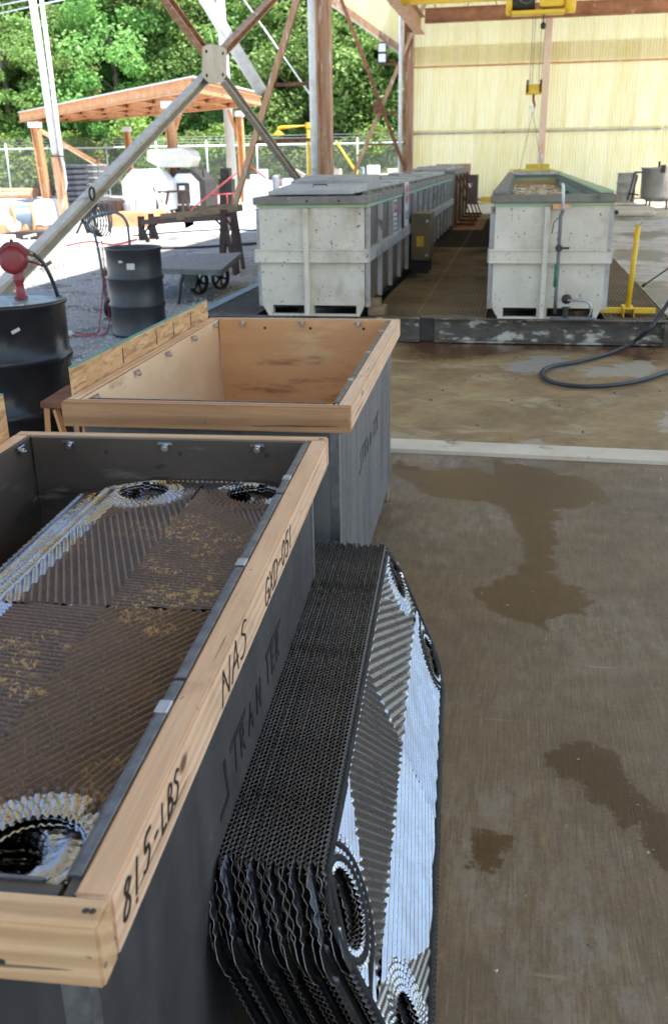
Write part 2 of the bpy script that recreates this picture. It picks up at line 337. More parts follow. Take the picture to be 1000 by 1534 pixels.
M['gratingfar'] = mat('grating_dark', (.032, .025, .024), (.05, .034, .028), 2, .75, .2)
M['black_cable'] = mat('hose_black', (.012, .013, .016), (.02, .022, .026), 20, .45)
M['steelwire'] = mat('steel_wire', (.16, .16, .16), None, 20, .5, .6)
M['stainless'] = mat('stainless_tank', (.55, .55, .55), (.42, .42, .42), 3, .35, .85, .03, stains=(((.30, .27, .23), 3, .56, .74, (2, 2, .5)),))
M['drumsteel'] = mat('drum_weathered', (.40, .39, .35), (.30, .28, .24), 4, .6, .2, stains=((RUST, 5, .6, .74),))
M['whitemachine'] = mat('white_machine_paint', (.66, .68, .68), (.55, .57, .58), 4, .5)
M['graymachine'] = mat('gray_machine', (.20, .21, .23), (.14, .15, .17), 4, .6)
M['duct'] = mat('ribbed_duct_fabric', (.045, .05, .065), (.03, .034, .045), 9, .7)
M['ductgray'] = mat('ribbed_tank_gray', (.25, .25, .245), (.18, .18, .175), 6, .6)
M['tarp'] = mat('white_tarp', (.78, .78, .76), (.7, .7, .68), 5, .7)
M['fencewire'] = mat('fence_wire', (.22, .24, .24), None, 20, .5, .5); M['fencepost'] = mat('fence_post_galv', (.55, .60, .63), (.45, .5, .53), 9, .45, .4)
M['polewood'] = mat('utility_pole_gray', (.50, .50, .46), (.40, .40, .37), 4, .8, 0, .1, 40, (4, 4, .5))
M['bark'] = mat('bark', (.16, .13, .10), (.09, .07, .055), 6, .9, 0, .4, 12, (3, 3, .6))
M['lamp'] = mat('floodlight_lens', (.72, .74, .76), (.66, .68, .7), 8, .3)
M['bluegray'] = mat('bluegray_paint', (.12, .17, .22), (.08, .12, .16), 6, .5)
M['signwhite'] = mat('sign_white', (.62, .62, .62), (.50, .5, .5), 12, .5); M['signred'] = mat('sign_red', (.50, .06, .07), None, 12, .5); M['ink'] = mat('sign_ink', (.03, .03, .03), None, 12, .6)
M['roofmetal'] = mat('roof_sheet', (.45, .45, .42), (.36, .36, .33), 2, .55, 0)
M['concwhite'] = mat('yard_concrete', (.55, .54, .51), (.48, .47, .45), .35, .85, 0, .05, 8, stains=(((.34, .32, .29), 1.3, .6, .8),))
M['concgray'] = mat('kerb_concrete', (.54, .47, .365), (.45, .39, .295), 3, .85, 0, .12, 60, stains=(((.15, .125, .09), 4, .56, .72), ((.42, .4, .35), 9, .6, .7)))
M['pit'] = mat('pit_floor', (.035, .025, .018), (.02, .016, .012), 1.5, .5)
M['stone'] = mat('gravel_stone', (.23, .22, .21), (.13, .125, .12), 30, .85, rand=.0)

def concrete_floor(name, base, base2, brushed, wet_col, layers):
    # base mottling + broom marks along Y + layers given as (attribute, colour, roughness, edge noise scale, edge amount)
    t = NT(name)
    c = t.mix(t.ramp(t.noise(1.1, (1, 1, 1), 9, .7), .36, .64), base, base2)
    c = t.mix(t.ramp(t.noise(3.4, (1, 1, 1), 9, .7), .45, .75, 0, .55), c, tuple(x * 1.28 for x in base))
    c = t.mix(t.ramp(t.noise(2.3, (1, 1, 1), 9, .75), .48, .70, 0, .6), c, tuple(x * .62 for x in base))
    br = t.noise(130, (1, .04, 1), 4, .75)
    if brushed:
        c = t.mix(t.ramp(t.noise(60, (1, 1, 1), 10, .95), .43, .60, 0, .66), c, tuple(x * .45 for x in base)); c = t.mix(t.ramp(br, .44, .60, 0, .45), c, tuple(x * .42 for x in base)); c = t.mix(t.ramp(t.noise(170, (1, .03, 1), 3), .55, .70, 0, .36), c, (.33, .24, .13))
        c = t.mix(t.ramp(t.noise(15, (1, .7, 1), 10, .9), .575, .65, 0, .75), c, (.32, .26, .17))
        c = t.mix(t.ramp(t.noise(150, (1, 1, 1), 2, .5), .72, .75, 0, .7), c, (.42, .40, .36))
        for ro_, st_ in ((.5, (.03, 1, 1)), (-.2, (.025, 1, 1)), (1.2, (.04, 1, 1))): c = t.mix(t.math('MULTIPLY', t.ramp(t.noise(1.7, (1, 1, 1), 3), .54, .62), t.ramp(t.noise(34, st_, 1, .4, 0, (0, 0, ro_)), .735, .755, 0, .75)), c, (.36, .28, .17))
        c = t.mix(t.math('MULTIPLY', t.ramp(t.noise(.8), .46, .62), t.ramp(t.noise(11, (1, .3, 1), 9, .85), .44, .62, 0, .7)), c, (.235, .21, .175))
    else:
        c = t.mix(t.ramp(t.noise(120, (1, 1, 1), 3, .6), .62, .72, 0, .5), c, tuple(x * .45 for x in base))
        c = t.mix(t.ramp(t.noise(1.3, (1, 1.6, 1), 9, .75, .8), .50, .62, 0, .8), c, (.31, .25, .145)); c = t.mix(t.ramp(t.noise(2.6, (1, 1.3, 1), 9, .8, .5), .52, .66, 0, .75), c, (.13, .085, .045))
        c = t.mix(t.ramp(t.noise(1.9, (1, 1.5, 1), 9, .75, 1.), .51, .63, 0, .75), c, (.20, .105, .033)); c = t.mix(t.ramp(t.noise(4.5, (1, 1, 1), 9, .8), .62, .67, 0, .6), c, (.045, .035, .022)); c = t.mix(t.ramp(t.noise(22, (1, 1, 1), 6, .8), .60, .70, 0, .45), c, (.36, .28, .15))
    rg = t.ramp(t.noise(7), .3, .7, .58, .78)
    for (an, lc, lr, es, ea, lo, hi, amt) in layers:
        f = t.ramp(t.math('ADD', t.attr(an), t.math('ADD', t.math('MULTIPLY', t.math('SUBTRACT', t.noise(es, (1, 1, 1), 8, .75), .5), ea), t.math('MULTIPLY', t.math('SUBTRACT', t.noise(es * 5, (1, 1, 1), 6, .75), .5), ea * .45))), lo, hi, 0, amt)
        dk = t.N('ShaderNodeMix'); dk.data_type = 'RGBA'; dk.blend_type = 'MULTIPLY'; dk.inputs['Factor'].default_value = 1
        t.L(c, dk.inputs[6]); dk.inputs[7].default_value = (*lc[:3], 1)
        c = t.mix(f, c, lc[:3] if len(lc) == 4 else dk.outputs[2])
        x = t.N('ShaderNodeMix'); t.L(f, x.inputs[0]); t.L(rg, x.inputs[2]); x.inputs[3].default_value = lr; rg = x.outputs[0]
    t.col(c); t.rough(rg)
    t.bump(t.math('ADD', br if brushed else t.noise(30), t.math('MULTIPLY', t.noise(170, (1, 1, 1), 3), .6)), .22 if brushed else .12, .005)
    return t.m
M['slab'] = concrete_floor('brushed_concrete', (.180, .124, .068), (.138, .098, .058), True, None,
                           [('wet', (.38, .245, .085), .38, 9, .16, -.008, .008, 1.0), ('edge', (1.5, 1.55, 1.62), .8, 10, .3, .3, .8, .5)])
M['slab2'] = concrete_floor('stained_concrete', (.265, .178, .076), (.150, .096, .038), False, None,
                            [('rust', (.36, .19, .11), .18, 3, .6, -.08, .30, .95), ('gray', (.25, .232, .20, 1), .45, 4, .5, -.02, .05, .85)])
M['slab3'] = concrete_floor('pale_concrete', (.44, .42, .38), (.38, .36, .32), False, None, [('wet', (.20, .21, .23), .4, 3, 1.6, -.02, .04, .9)])

def corrugated_mat():
    t = NT('yellow_fibreglass')
    c = t.mix(t.ramp(t.noise(1.1, (1, 1, .35)), .35, .7), (.83, .78, .52), (.77, .68, .35))
    c = t.mix(t.ramp(t.noise(5, (5, 1, .12), 7, .7), .53, .70, 0, .7), c, (.58, .42, .13))
    c = t.mix(t.ramp(t.noise(2, (1, 1, 1), 9, .7), .62, .76, 0, .5), c, (.42, .33, .12))
    oi = t.N('ShaderNodeObjectInfo'); hs = t.N('ShaderNodeHueSaturation'); t.L(c, hs.inputs['Color']); t.L(t.ramp(oi.outputs['Random'], 0, 1, .955, 1.03), hs.inputs['Value'])
    t.L(t.ramp(oi.outputs['Random'], 0, 1, 1.06, .92), hs.inputs['Saturation']); c = hs.outputs[0]
    t.col(c); t.rough(.5)
    tr = t.N('ShaderNodeBsdfTranslucent'); t.L(c, tr.inputs['Color']); mx = t.N('ShaderNodeMixShader'); mx.inputs[0].default_value = .34
    t.L(t.b.outputs[0], mx.inputs[1]); t.L(tr.outputs[0], mx.inputs[2]); t.L(mx.outputs[0], t.out.inputs['Surface']); return t.m
M['fibre'] = corrugated_mat()
def leaf_mat(name, a, b):
    t = NT(name); oi = t.N('ShaderNodeObjectInfo')
    c = t.mix(t.ramp(t.noise(.55, (1, 1, 1), 3), .35, .65), a, b); c = t.mix(t.ramp(t.noise(7, (1, 1, 1), 2), .4, .7, 0, .5), c, tuple(x * .55 for x in a))
    hs = t.N('ShaderNodeHueSaturation'); t.L(c, hs.inputs['Color']); t.L(t.ramp(oi.outputs['Random'], 0, 1, .475, .515), hs.inputs['Hue']); t.L(t.ramp(oi.outputs['Random'], 0, 1, .8, 1.25), hs.inputs['Value'])
    t.col(hs.outputs[0]); t.rough(.55)
    tr = t.N('ShaderNodeBsdfTranslucent'); t.L(hs.outputs[0], tr.inputs['Color']); mx = t.N('ShaderNodeMixShader'); mx.inputs[0].default_value = .46
    t.L(t.b.outputs[0], mx.inputs[1]); t.L(tr.outputs[0], mx.inputs[2]); t.L(mx.outputs[0], t.out.inputs['Surface']); return t.m
M['leaf'] = leaf_mat('leaves', (.18, .345, .085), (.265, .44, .125)); M['leafy'] = leaf_mat('leaves_bright', (.20, .34, .07), (.25, .38, .09))
def liquid():
    t = NT('tank_liquid'); n = t.noise(5, (1, 1.5, 1), 6); f = t.ramp(t.noise(7, (1, 1, 1), 8, .7), .5, .6)
    t.col(t.mix(f, (.10, .07, .03), (.62, .62, .58))); t.rough(t.ramp(f, 0, 1, .12, .6)); t.bump(n, .6, .03); return t.m
M['liquid'] = liquid()

# ------------------------------------------------------------------ ground
def sdist(P, poly):  # signed distance (inside positive) of points P (n,2) to a polygon
    poly = np.array(poly); n = len(poly); d = np.full(len(P), 1e9); ins = np.zeros(len(P), bool)
    for i in range(n):
        a, b = poly[i], poly[(i + 1) % n]; e = b - a; w = P - a
        tt = np.clip((w @ e) / (e @ e), 0, 1); d = np.minimum(d, np.linalg.norm(w - tt[:, None] * e, axis=1))
        c = (a[1] <= P[:, 1]) != (b[1] <= P[:, 1])
        with np.errstate(divide='ignore', invalid='ignore'): xi = a[0] + (P[:, 1] - a[1]) / (b[1] - a[1]) * (b[0] - a[0])
        ins ^= c & (P[:, 0] < xi)
    return np.where(ins, d, -d)
def px_poly(pts, z=0.0, rag=0.0):
    q = [(G(x, y, z).x, G(x, y, z).y) for x, y in pts]
    rq = random.Random(len(pts) * 7 + int(pts[0][0]))
    for lev in range(4 if rag else 0):  # break the outline up, finer and finer
        o = []
        for (a, b), (c, d) in zip(q, q[1:] + q[:1]):
            l = math.hypot(c - a, d - b); j = min(l * .28, rag / (1.5 ** lev)); o += [(a, b), ((a + c) / 2 + rq.uniform(-j, j), (b + d) / 2 + rq.uniform(-j, j))]
        q = o
    return q
def sheet(name, x0, x1, y0, y1, z, step, m, attrs, kind='structure'):
    nx = max(2, int((x1 - x0) / step)); ny = max(2, int((y1 - y0) / step))
    X, Y = np.meshgrid(np.linspace(x0, x1, nx + 1), np.linspace(y0, y1, ny + 1)); P = np.stack([X.ravel(), Y.ravel()], 1)
    co = np.concatenate([P, np.full((len(P), 1), z)], 1).astype('f4')
    I = np.arange((nx + 1) * (ny + 1)).reshape(ny + 1, nx + 1)
    F = np.stack([I[:-1, :-1], I[:-1, 1:], I[1:, 1:], I[1:, :-1]], -1).reshape(-1, 4)
    me = np_mesh(name, co, F, False)
    for an, fn in attrs.items():
        a = me.attributes.new(an, 'FLOAT', 'POINT'); a.data.foreach_set('value', fn(P).astype('f4'))
    return link(name, me, m, None, kind)
def np_mesh(name, co, F, smooth=True):
    me = bpy.data.meshes.new(name); nf, k = F.shape
    me.vertices.add(len(co)); me.vertices.foreach_set('co', np.ascontiguousarray(co, 'f4').ravel())
    me.loops.add(nf * k); me.loops.foreach_set('vertex_index', np.ascontiguousarray(F, 'i4').ravel())
    me.polygons.add(nf); me.polygons.foreach_set('loop_start', np.arange(0, nf * k, k, dtype='i4')); me.polygons.foreach_set('loop_total', np.full(nf, k, 'i4'))
    me.polygons.foreach_set('use_smooth', np.full(nf, smooth)); me.update(calc_edges=True); me.validate(); return me

yard = MB(); yard.add([(-900, -900, -.03), (900, -900, -.03), (900, 900, -.03), (-900, 900, -.03)], [(0, 1, 2, 3)])
struct('ground', yard, M['concwhite'])
wets = [px_poly(p, 0, .05) for p in (
    [(588, 690), (600, 688), (640, 703), (700, 700), (735, 712), (745, 690), (815, 700), (830, 710), (880, 720), (905, 735), (915, 755), (870, 760), (830, 765), (825, 790), (832, 830), (828, 860), (870, 880), (888, 900), (880, 925), (845, 920), (820, 945), (790, 930), (745, 920), (712, 895), (735, 870), (775, 855), (785, 830), (775, 790), (760, 770), (735, 755), (690, 750), (640, 740), (595, 715)],
    [(835, 1110), (870, 1105), (905, 1125), (950, 1165), (945, 1190), (985, 1215), (1010, 1210), (1010, 1310), (985, 1300), (960, 1260), (960, 1230), (925, 1235), (880, 1195), (840, 1165)],
    [(705, 1245), (735, 1248), (760, 1255), (750, 1280), (735, 1310), (715, 1295), (692, 1295), (697, 1265)])]
sheet('floor_slab', -2.6, 1.9, .6, 5.92, 0, .02, M['slab'], {
    'wet': lambda P: np.max([sdist(P, w) for w in wets], axis=0),
    'edge': lambda P: np.clip(1 - np.abs(P[:, 1] - 5.9) / .5, 0, 1) * np.clip((P[:, 0] - .45) / .5, 0, 1) + np.clip(1 - np.hypot(P[:, 0] + .62, P[:, 1] - 5.75) / .35, 0, 1)})
far_slab = MB()
far_slab.add([(-2.6, -8, 0), (9, -8, 0), (9, .6, 0), (-2.6, .6, 0)], [(0, 1, 2, 3)]); far_slab.add([(1.9, .6, 0), (9, .6, 0), (9, 5.92, 0), (1.9, 5.92, 0)], [(0, 1, 2, 3)])
fs = struct('floor_slab', far_slab, M['slab'])
kerb = MB(); k0, k1, k2, k3 = (-2.6, 5.96, 0), (9, 5.52, 0), (9, 5.80, 0), (-2.6, 6.245, 0)
kerb.hexa([(k0[0], 5.925, -.02), (9, 5.925, -.02), (9, 6.175, -.02), (k0[0], 6.175, -.02), (k0[0], 5.93, .022), (9, 5.93, .022), (9, 6.17, .022), (k0[0], 6.17, .022)])
kb = struct('kerb', kerb, M['concgray']); kb.rotation_euler = (0, 0, R(-2.0)); kb.location = (0, -.02, .002)
graypoly = [px_poly(p, 0, .12) for p in ([(755, 545), (790, 533), (850, 532), (870, 548), (840, 556), (790, 560)], [(865, 552), (930, 542), (985, 538), (990, 556), (960, 566), (890, 566)], [(775, 660), (800, 657), (815, 668), (780, 670)], [(985, 615), (1010, 605), (1010, 650), (990, 645)])]
rustpoly = [px_poly(p) for p in ([(580, 505), (1010, 508), (1010, 560), (960, 552), (900, 530), (800, 527), (720, 540), (650, 548), (590, 540)],)]
sheet('floor_slab', -2.6, 3.0, 5.9, 10.3, -.006, .035, M['slab2'], {
    'gray': lambda P: np.max([sdist(P, w) for w in graypoly], axis=0), 'rust': lambda P: np.max([sdist(P, w) for w in rustpoly], axis=0)})
s2 = MB(); s2.add([(3.0, 5.9, -.006), (9, 5.9, -.006), (9, 10.3, -.006), (3.0, 10.3, -.006)], [(0, 1, 2, 3)]); struct('floor_slab', s2, M['slab2'])
pit = MB(); pit.add([(-3.5, 10.05, -.008), (1.6, 10.05, -.008), (1.6, 38.7, -.008), (-3.5, 38.7, -.008)], [(0, 1, 2, 3)]); struct('floor_pit', pit, M['pit'])
wet3 = [px_poly(p, .25) for p in ([(905, 425), (940, 418), (1010, 425), (1010, 455), (950, 465), (925, 440)], [(895, 375), (950, 372), (1010, 380), (990, 392), (930, 390)], [(915, 350), (990, 345), (1010, 352), (960, 360)], [(960, 470), (1005, 465), (1005, 500), (985, 495)])]
sheet('floor_pale', 1.56, 4.2, 10.05, 38.4, .25, .08, M['slab3'], {'wet': lambda P: np.max([sdist(P, w) for w in wet3], axis=0)})
rp = MB(); rp.bx(4.2, 10.5, 10.05, 38.4, -.02, .25); rp.bx(1.56, 4.2, 10.05, 10.12, -.02, .247); struct('floor_pale', rp, M['slab3'])
bf = MB(); bf.bx(-4.1, 1.55, 29.6, 38.45, -.02, .262); struct('floor_back', bf, M['concgray'])
gravel_m = mat('gravel_bed', (.30, .28, .255), (.16, .148, .135), 40, .9, 0, .9, 45, stains=(((.05, .045, .04), 1.2, .5, .68), ((.27, .24, .16), .8, .6, .72), ((.33, .32, .31), 22, .58, .66)))
gv = MB(); gv.add([(-10, 4.8, -.012), (-2.6, 4.8, -.012), (-2.6, 10.1, -.012), (-3.5, 10.1, -.012), (-3.5, 24, -.012), (-6, 27, -.012), (-9.5, 25, -.012)], [tuple(range(7))]); struct('ground_gravel', gv, gravel_m)
gv2 = MB(); gv2.add([(-10, -8, -.012), (-2.6, -8, -.012), (-2.6, 4.8, -.012), (-10, 4.8, -.012)], [(0, 1, 2, 3)]); struct('ground_gravel', gv2, gravel_m)
# loose stones
st = MB(); rs = random.Random(3)
for i in range(9000):
    y = 6 + 14 * rs.random() ** 1.3; x = -3.0 - rs.random() * (2.5 + .42 * (y - 5)); 
    if y > 10 and x > -3.55: x -= .6
    r = rs.uniform(.010, .026) * (1 + (y - 6) * .04); a = rs.random() * 6.3; h = r * rs.uniform(.5, .9)
    st.add([(x + r * math.cos(a + k * 1.571) * rs.uniform(.7, 1.2), y + r * math.sin(a + k * 1.571) * rs.uniform(.7, 1.2), -.014) for k in range(4)] + [(x + r * .3 * math.cos(a), y + r * .3 * math.sin(a), -.01 + h), (x - r * .35 * math.cos(a), y - r * .3 * math.sin(a), -.01 + h * .8)],
           [(0, 1, 4), (1, 2, 5, 4), (2, 3, 5), (3, 0, 4, 5)])
st.build('gravel', mat('loose_stone', (.42, .40, .37), (.17, .16, .145), 6.5, .9), None, kind='stuff')
# grit, chips and leaves lying on the slab
ch = MB()
for i in range(170):
    x = rs.uniform(-.1, 1.2); y = rs.uniform(1.4, 5.8); r = rs.uniform(.0015, .006) * rs.random() + .0012; a = rs.random() * 6.3
    ch.add([(x + r * math.cos(a + k * 2.09) * rs.uniform(.6, 1.5), y + r * math.sin(a + k * 2.09) * rs.uniform(.6, 1.5), .001) for k in range(3)] + [(x, y, .001 + r)], [(0, 1, 3), (1, 2, 3), (2, 0, 3)])
ch.build('grit', mat('grit', (.55, .52, .46), (.10, .08, .06), 3, .9), None, kind='stuff')
ch2 = MB()
for i in range(26):
    x = rs.uniform(-.7, 1.5); y = rs.uniform(6.3, 9.6); r = rs.uniform(.004, .02) * rs.uniform(.5, 1.2); a = rs.random() * 6.3
    ch2.add([(x + r * math.cos(a + k * 1.57) * rs.uniform(.5, 1.5), y + r * math.sin(a + k * 1.57) * rs.uniform(.5, 1.4), -.004) for k in range(4)] + [(x, y, r * .3)], [(0, 1, 4), (1, 2, 4), (2, 3, 4), (3, 0, 4)])
ch2.build('debris', M['dark'], None, kind='stuff')

# ------------------------------------------------------------------ writing
GL = {'N': [[(0, 0), (.05, 1), (.6, 0), (.65, 1)]], 'A': [[(0, 0), (.35, 1), (.62, 0)], [(.1, .35), (.6, .38)]], 'S': [[(.55, .9), (.3, 1), (.08, .8), (.45, .5), (.5, .2), (.25, 0), (0, .08)]],
      'G': [[(.6, .85), (.35, 1), (.05, .6), (.1, .1), (.4, 0), (.6, .2), (.6, .45), (.35, .45)]], 'X': [[(0, 0), (.6, 1)], [(.05, 1), (.55, 0)]], 'D': [[(.05, 0), (.08, 1)], [(0, 1), (.45, .9), (.62, .5), (.4, .08), (0, 0)]],
      '-': [[(.1, .48), (.5, .52)]], '0': [[(.3, 1), (.06, .7), (.08, .2), (.3, 0), (.54, .3), (.52, .8), (.3, 1)]], '5': [[(.55, 1), (.12, 1), (.1, .6), (.4, .6), (.52, .3), (.3, 0), (.02, .08)]], '1': [[(.2, 1), (.22, 0)]],
      '8': [[(.5, .85), (.25, 1), (.06, .8), (.5, .3), (.4, .02), (.12, .02), (.04, .25), (.5, .85)]], 'L': [[(.05, 1), (.08, 0), (.5, .03)]], 'B': [[(.05, 0), (.07, 1), (.4, .95), (.42, .65), (.07, .53), (.5, .4), (.5, .1), (.05, 0)]],
      'T': [[(-.1, 1), (.7, 1)], [(.28, 1), (.28, 0)]], 'R': [[(.05, 0), (.05, 1), (.45, .92), (.45, .6), (.05, .5)], [(.2, .5), (.55, 0)]], 'E': [[(.5, 1), (.05, 1), (.05, 0), (.5, 0)], [(.05, .5), (.42, .5)]],
      '|': [[(.5, 1.25), (.5, -.1), (-.15, -.1)]], 'C': [[(.58, .85), (.3, 1), (.05, .6), (.08, .2), (.3, 0), (.58, .15)]], 'I': [[(.25, 1), (.25, 0)]]}
def smooth_line(p, k=3):
    p = [Vector((x, y)) for x, y in p]
    if len(p) < 4: return p
    o = []
    for i in range(len(p) - 1):
        a, b, c, d = p[max(i - 1, 0)], p[i], p[i + 1], p[min(i + 2, len(p) - 1)]
        for j in range(k):
            t = j / k; o.append(.5 * ((2 * b) + (c - a) * t + (2 * a - 5 * b + 4 * c - d) * t * t + (3 * b - a - 3 * c + d) * t ** 3))
    o.append(p[-1]); return o
def write(text, org, xd, yd, h, pen, m, parent, name='marker_writing', adv=.85, curve=True, width=1.0):
    mb = MB(); org = Vector(org); xd = Vector(xd).normalized(); yd = Vector(yd).normalized(); nn = xd.cross(yd); x0 = 0; q = 0
    for chx in text:
        if chx == ' ': x0 += .6 * h; continue
        mb = MB()
        for stq in GL[chx]:
            pl = smooth_line(stq) if curve and chx not in 'NALTXEIR|' else [Vector(v) for v in stq]
            for a, b in zip(pl[:-1], pl[1:]):
                A = org + xd * (x0 + a.x * h * width) + yd * a.y * h; B = org + xd * (x0 + b.x * h * width) + yd * b.y * h
                q += 1; d = (B - A).normalized() * pen * .3; mb.bar(A - d + nn * (.0004 + .00002 * (q % 9)), B + d + nn * (.0004 + .00002 * (q % 9)), pen, .0005, nn)
        mb.build('letter', m, parent); x0 += h * adv * width
    return None

# ------------------------------------------------------------------ plywood crates
def crate(label, loc, rz, W, L, H, inner_dark, t=.047, bh=.09):
    outer = M['ply_shaded'] if inner_dark else M['ply_gray']
    # local frame: origin on the floor at the near right corner of the rim, x runs to the left as negative, y runs away
    c = thing('plywood_crate', label, 'crate', loc, rz)
    zb = .09; ins = t
    io = M['ply_dk'] if inner_dark else M['ply_in_x']; il = M['ply_dk'] if inner_dark else M['ply_in']
    # two skins per wall: coated outside, bare inside
    def wall(x0, x1, y0, y1, mo, mi, axis, sgn):
        o = MB(); i = MB(); th = .006
        if axis == 'x':
            xm = x0 + th if sgn < 0 else x1 - th
            (o.bx(xm, x1, y0, y1, zb, H - .002), i.bx(x0, xm, y0, y1, zb, H - .002)) if sgn > 0 else (o.bx(x0, xm, y0, y1, zb, H - .002), i.bx(xm, x1, y0, y1, zb, H - .002))
        else:
            ym = y0 + th if sgn < 0 else y1 - th
            (o.bx(x0, x1, ym, y1, zb, H - .002), i.bx(x0, x1, y0, ym, zb, H - .002)) if sgn > 0 else (o.bx(x0, x1, y0, ym, zb, H - .002), i.bx(x0, x1, ym, y1, zb, H - .002))
        p = o.build('side_panel', mo, c); i.build('inner_face', mi, p); return p
    pr = wall(-ins - .012, -ins, ins, L - ins, outer, il, 'x', 1)
    wall(-W + ins, -W + ins + .012, ins, L - ins, outer, il, 'x', -1)
    wall(-W + ins + .019, -ins - .019, ins, ins + .018, outer, io, 'y', -1)
    wall(-W + ins + .019, -ins - .019, L - ins - .018, L - ins, outer, io, 'y', 1)
    fl = MB(); fl.bx(-W + ins + .02, -ins - .02, ins + .02, L - ins - .02, zb, zb + .018); fl.build('floor_panel', M['ply_dk'], c)
    for y in (.1, L / 2, L - .14):
        sk = MB(); sk.bx(-W + .06, -.05, y, y + .09, 0, zb - .001); sk.build('skid', M['timber_old'], c, .003)
    nb = MB(); nb.bx(-W, 0, 0, t, H - bh, H + .001); nb.build('rim_board', M['pine_dk'] if not inner_dark else M['pine_x'], c, .004, 2)
    fb = MB(); fb.bx(-W, 0, L - t, L, H - bh, H); fb.build('rim_board', M['pine_x'], c, .004, 2)
    rb = MB(); rb.bx(-t, 0, t + .001, L - t - .001, H - bh, H + .001); rbo = rb.build('rim_board', M['pine_y'], c, .004, 2)
    lb = MB(); lb.bx(-W, -W + t, t + .001, L - t - .001, H - bh, H); lb.build('rim_board', M['pine_y'], c, .004, 2)
    # folded steel lining along the inner top edges
    xi = -ins - .0125
    for k in range(4):
        y0 = ins + .03 + k * (L - 2 * ins - .06) / 4; y1 = y0 + (L - 2 * ins - .06) / 4 - .012
        e = MB(); e.bx(xi - .003, xi + .0122, y0, y1, H - .012, H + .0035); e.bx(xi - .0075, xi - .0032, y0, y1, H - .03, H + .0015)
        e.build('edge_strip', M['strip'], c, .001)
    e2 = MB(); e2.bx(-W + .08, -.09, ins + .0185, ins + .024, H - .02, H + .002); e2.build('edge_strip', M['strip'], c)
    for k in range(3):
        j = MB(); y = ins + .1 + (k + .5) * (L - .3) / 3; j.bx(xi - .0095, xi + .0128, y, y + .035, H - .014, H + .006); j.build('edge_joint', M['galv'], c, .002)
    def clip(p, n):
        m = MB(); n = Vector(n); m.box(Vector(p) + n * .003, (.045 if n.y else .006, .006 if n.y else .045, .008)); m.cyl(Vector(p) + n * .004 - Vector((0, 0, .012)), .011, .010, 12, n); m.cyl(Vector(p) + n * .014 - Vector((0, 0, .012)), .005, .006, 8, n)
        m.build('clip', M['clip'], c)
    yi = L - ins - .018
    for f in (.15, .5, .83): clip((-W + .06 + f * (W - .12), yi - .001, H - .012), (0, -1, 0))
    for f in (.06, .3, .52, .74, .95): clip((-W + ins + .019, ins + f * (L - .1), H - .012), (1, 0, 0))
    for f in (.28, .55, .86):
        m = MB(); m.disc((-W + .06 + f * (W - .12), yi - .0006, H - .045), .008, 10, (0, -1, 0)); m.build('bolt_hole', M['dark'], c)
    cs = MB(); cs.bx(-ins - .03, -ins + .0025, ins - .0025, ins + .0002, zb, H - bh - .01); cs.bx(-ins + .0002, -ins + .0025, ins, ins + .03, zb, H - bh - .01); cs.build('corner_strip', M['galv'], c)
    cs = MB(); cs.bx(-ins + .0002, -ins + .0025, L - ins - .03, L - ins, zb, H - bh - .01); cs.build('corner_strip', M['galv'], c)
    return c, rbo, pr
RZ1 = R(3.4); C1 = Vector((-.425 + .05 * math.sin(RZ1), .815 - .05, 0)); LC1 = 2.015; HC1 = 1.0; WC1 = 1.0
crate1, rim1, side1 = crate('plywood crate filled with used metal plates and lettered on its pale rim', C1, RZ1, WC1, LC1, HC1, True)
C2 = Vector((-.535, 3.13, 0)); RZ2 = R(1.6); WC2 = 1.05; LC2 = 1.97
crate2, rim2, side2 = crate('empty plywood crate with tan inside and raised chipboard along one edge', C2, RZ2, WC2, LC2, 1.0, False)
def boards(c, W, L, y0, y1, H, lean, h):
    b = MB(); x = -W - .001
    b.hexa([(x - .014, y0, .55), (x, y0, .55), (x, y1, .55), (x - .014, y1, .55), (x - .014 - lean, y0, H + h[0]), (x - lean, y0, H + h[0]), (x - lean, y1, H + h[1]), (x - .014 - lean, y1, H + h[1])])
    o = b.build('chipboard_panel', M['osb'], c)
    e = MB(); e.hexa([(x - .0145 - lean, y0, H + h[0] + .0005), (x + .0005 - lean, y0, H + h[0] + .0005), (x + .0005 - lean, y1, H + h[1] + .0005), (x - .0145 - lean, y1, H + h[1] + .0005), (x - .0145 - lean, y0, H + h[0] + .004), (x + .0005 - lean, y0, H + h[0] + .004), (x + .0005 - lean, y1, H + h[1] + .004), (x - .0145 - lean, y1, H + h[1] + .004)])
    e.build('painted_edge', M['teal'], o)
    for f in (.28, .52, .66, .82):
        y = y0 + f * (y1 - y0); k = MB(); k.bar((x + .0008, y, H + .01), (x + .0008 - lean * .9, y + .008, H + h[0] * .8), .0006, .006, (0, 1, 0)); k.build('pencil_line', M['marker'], o)
boards(crate1, WC1, LC1, .2, LC1 - .07, 1.0, .004, (.135, .135)); boards(crate2, WC2, LC2, .14, LC2 - .03, 1.0, .004, (.095, .095))
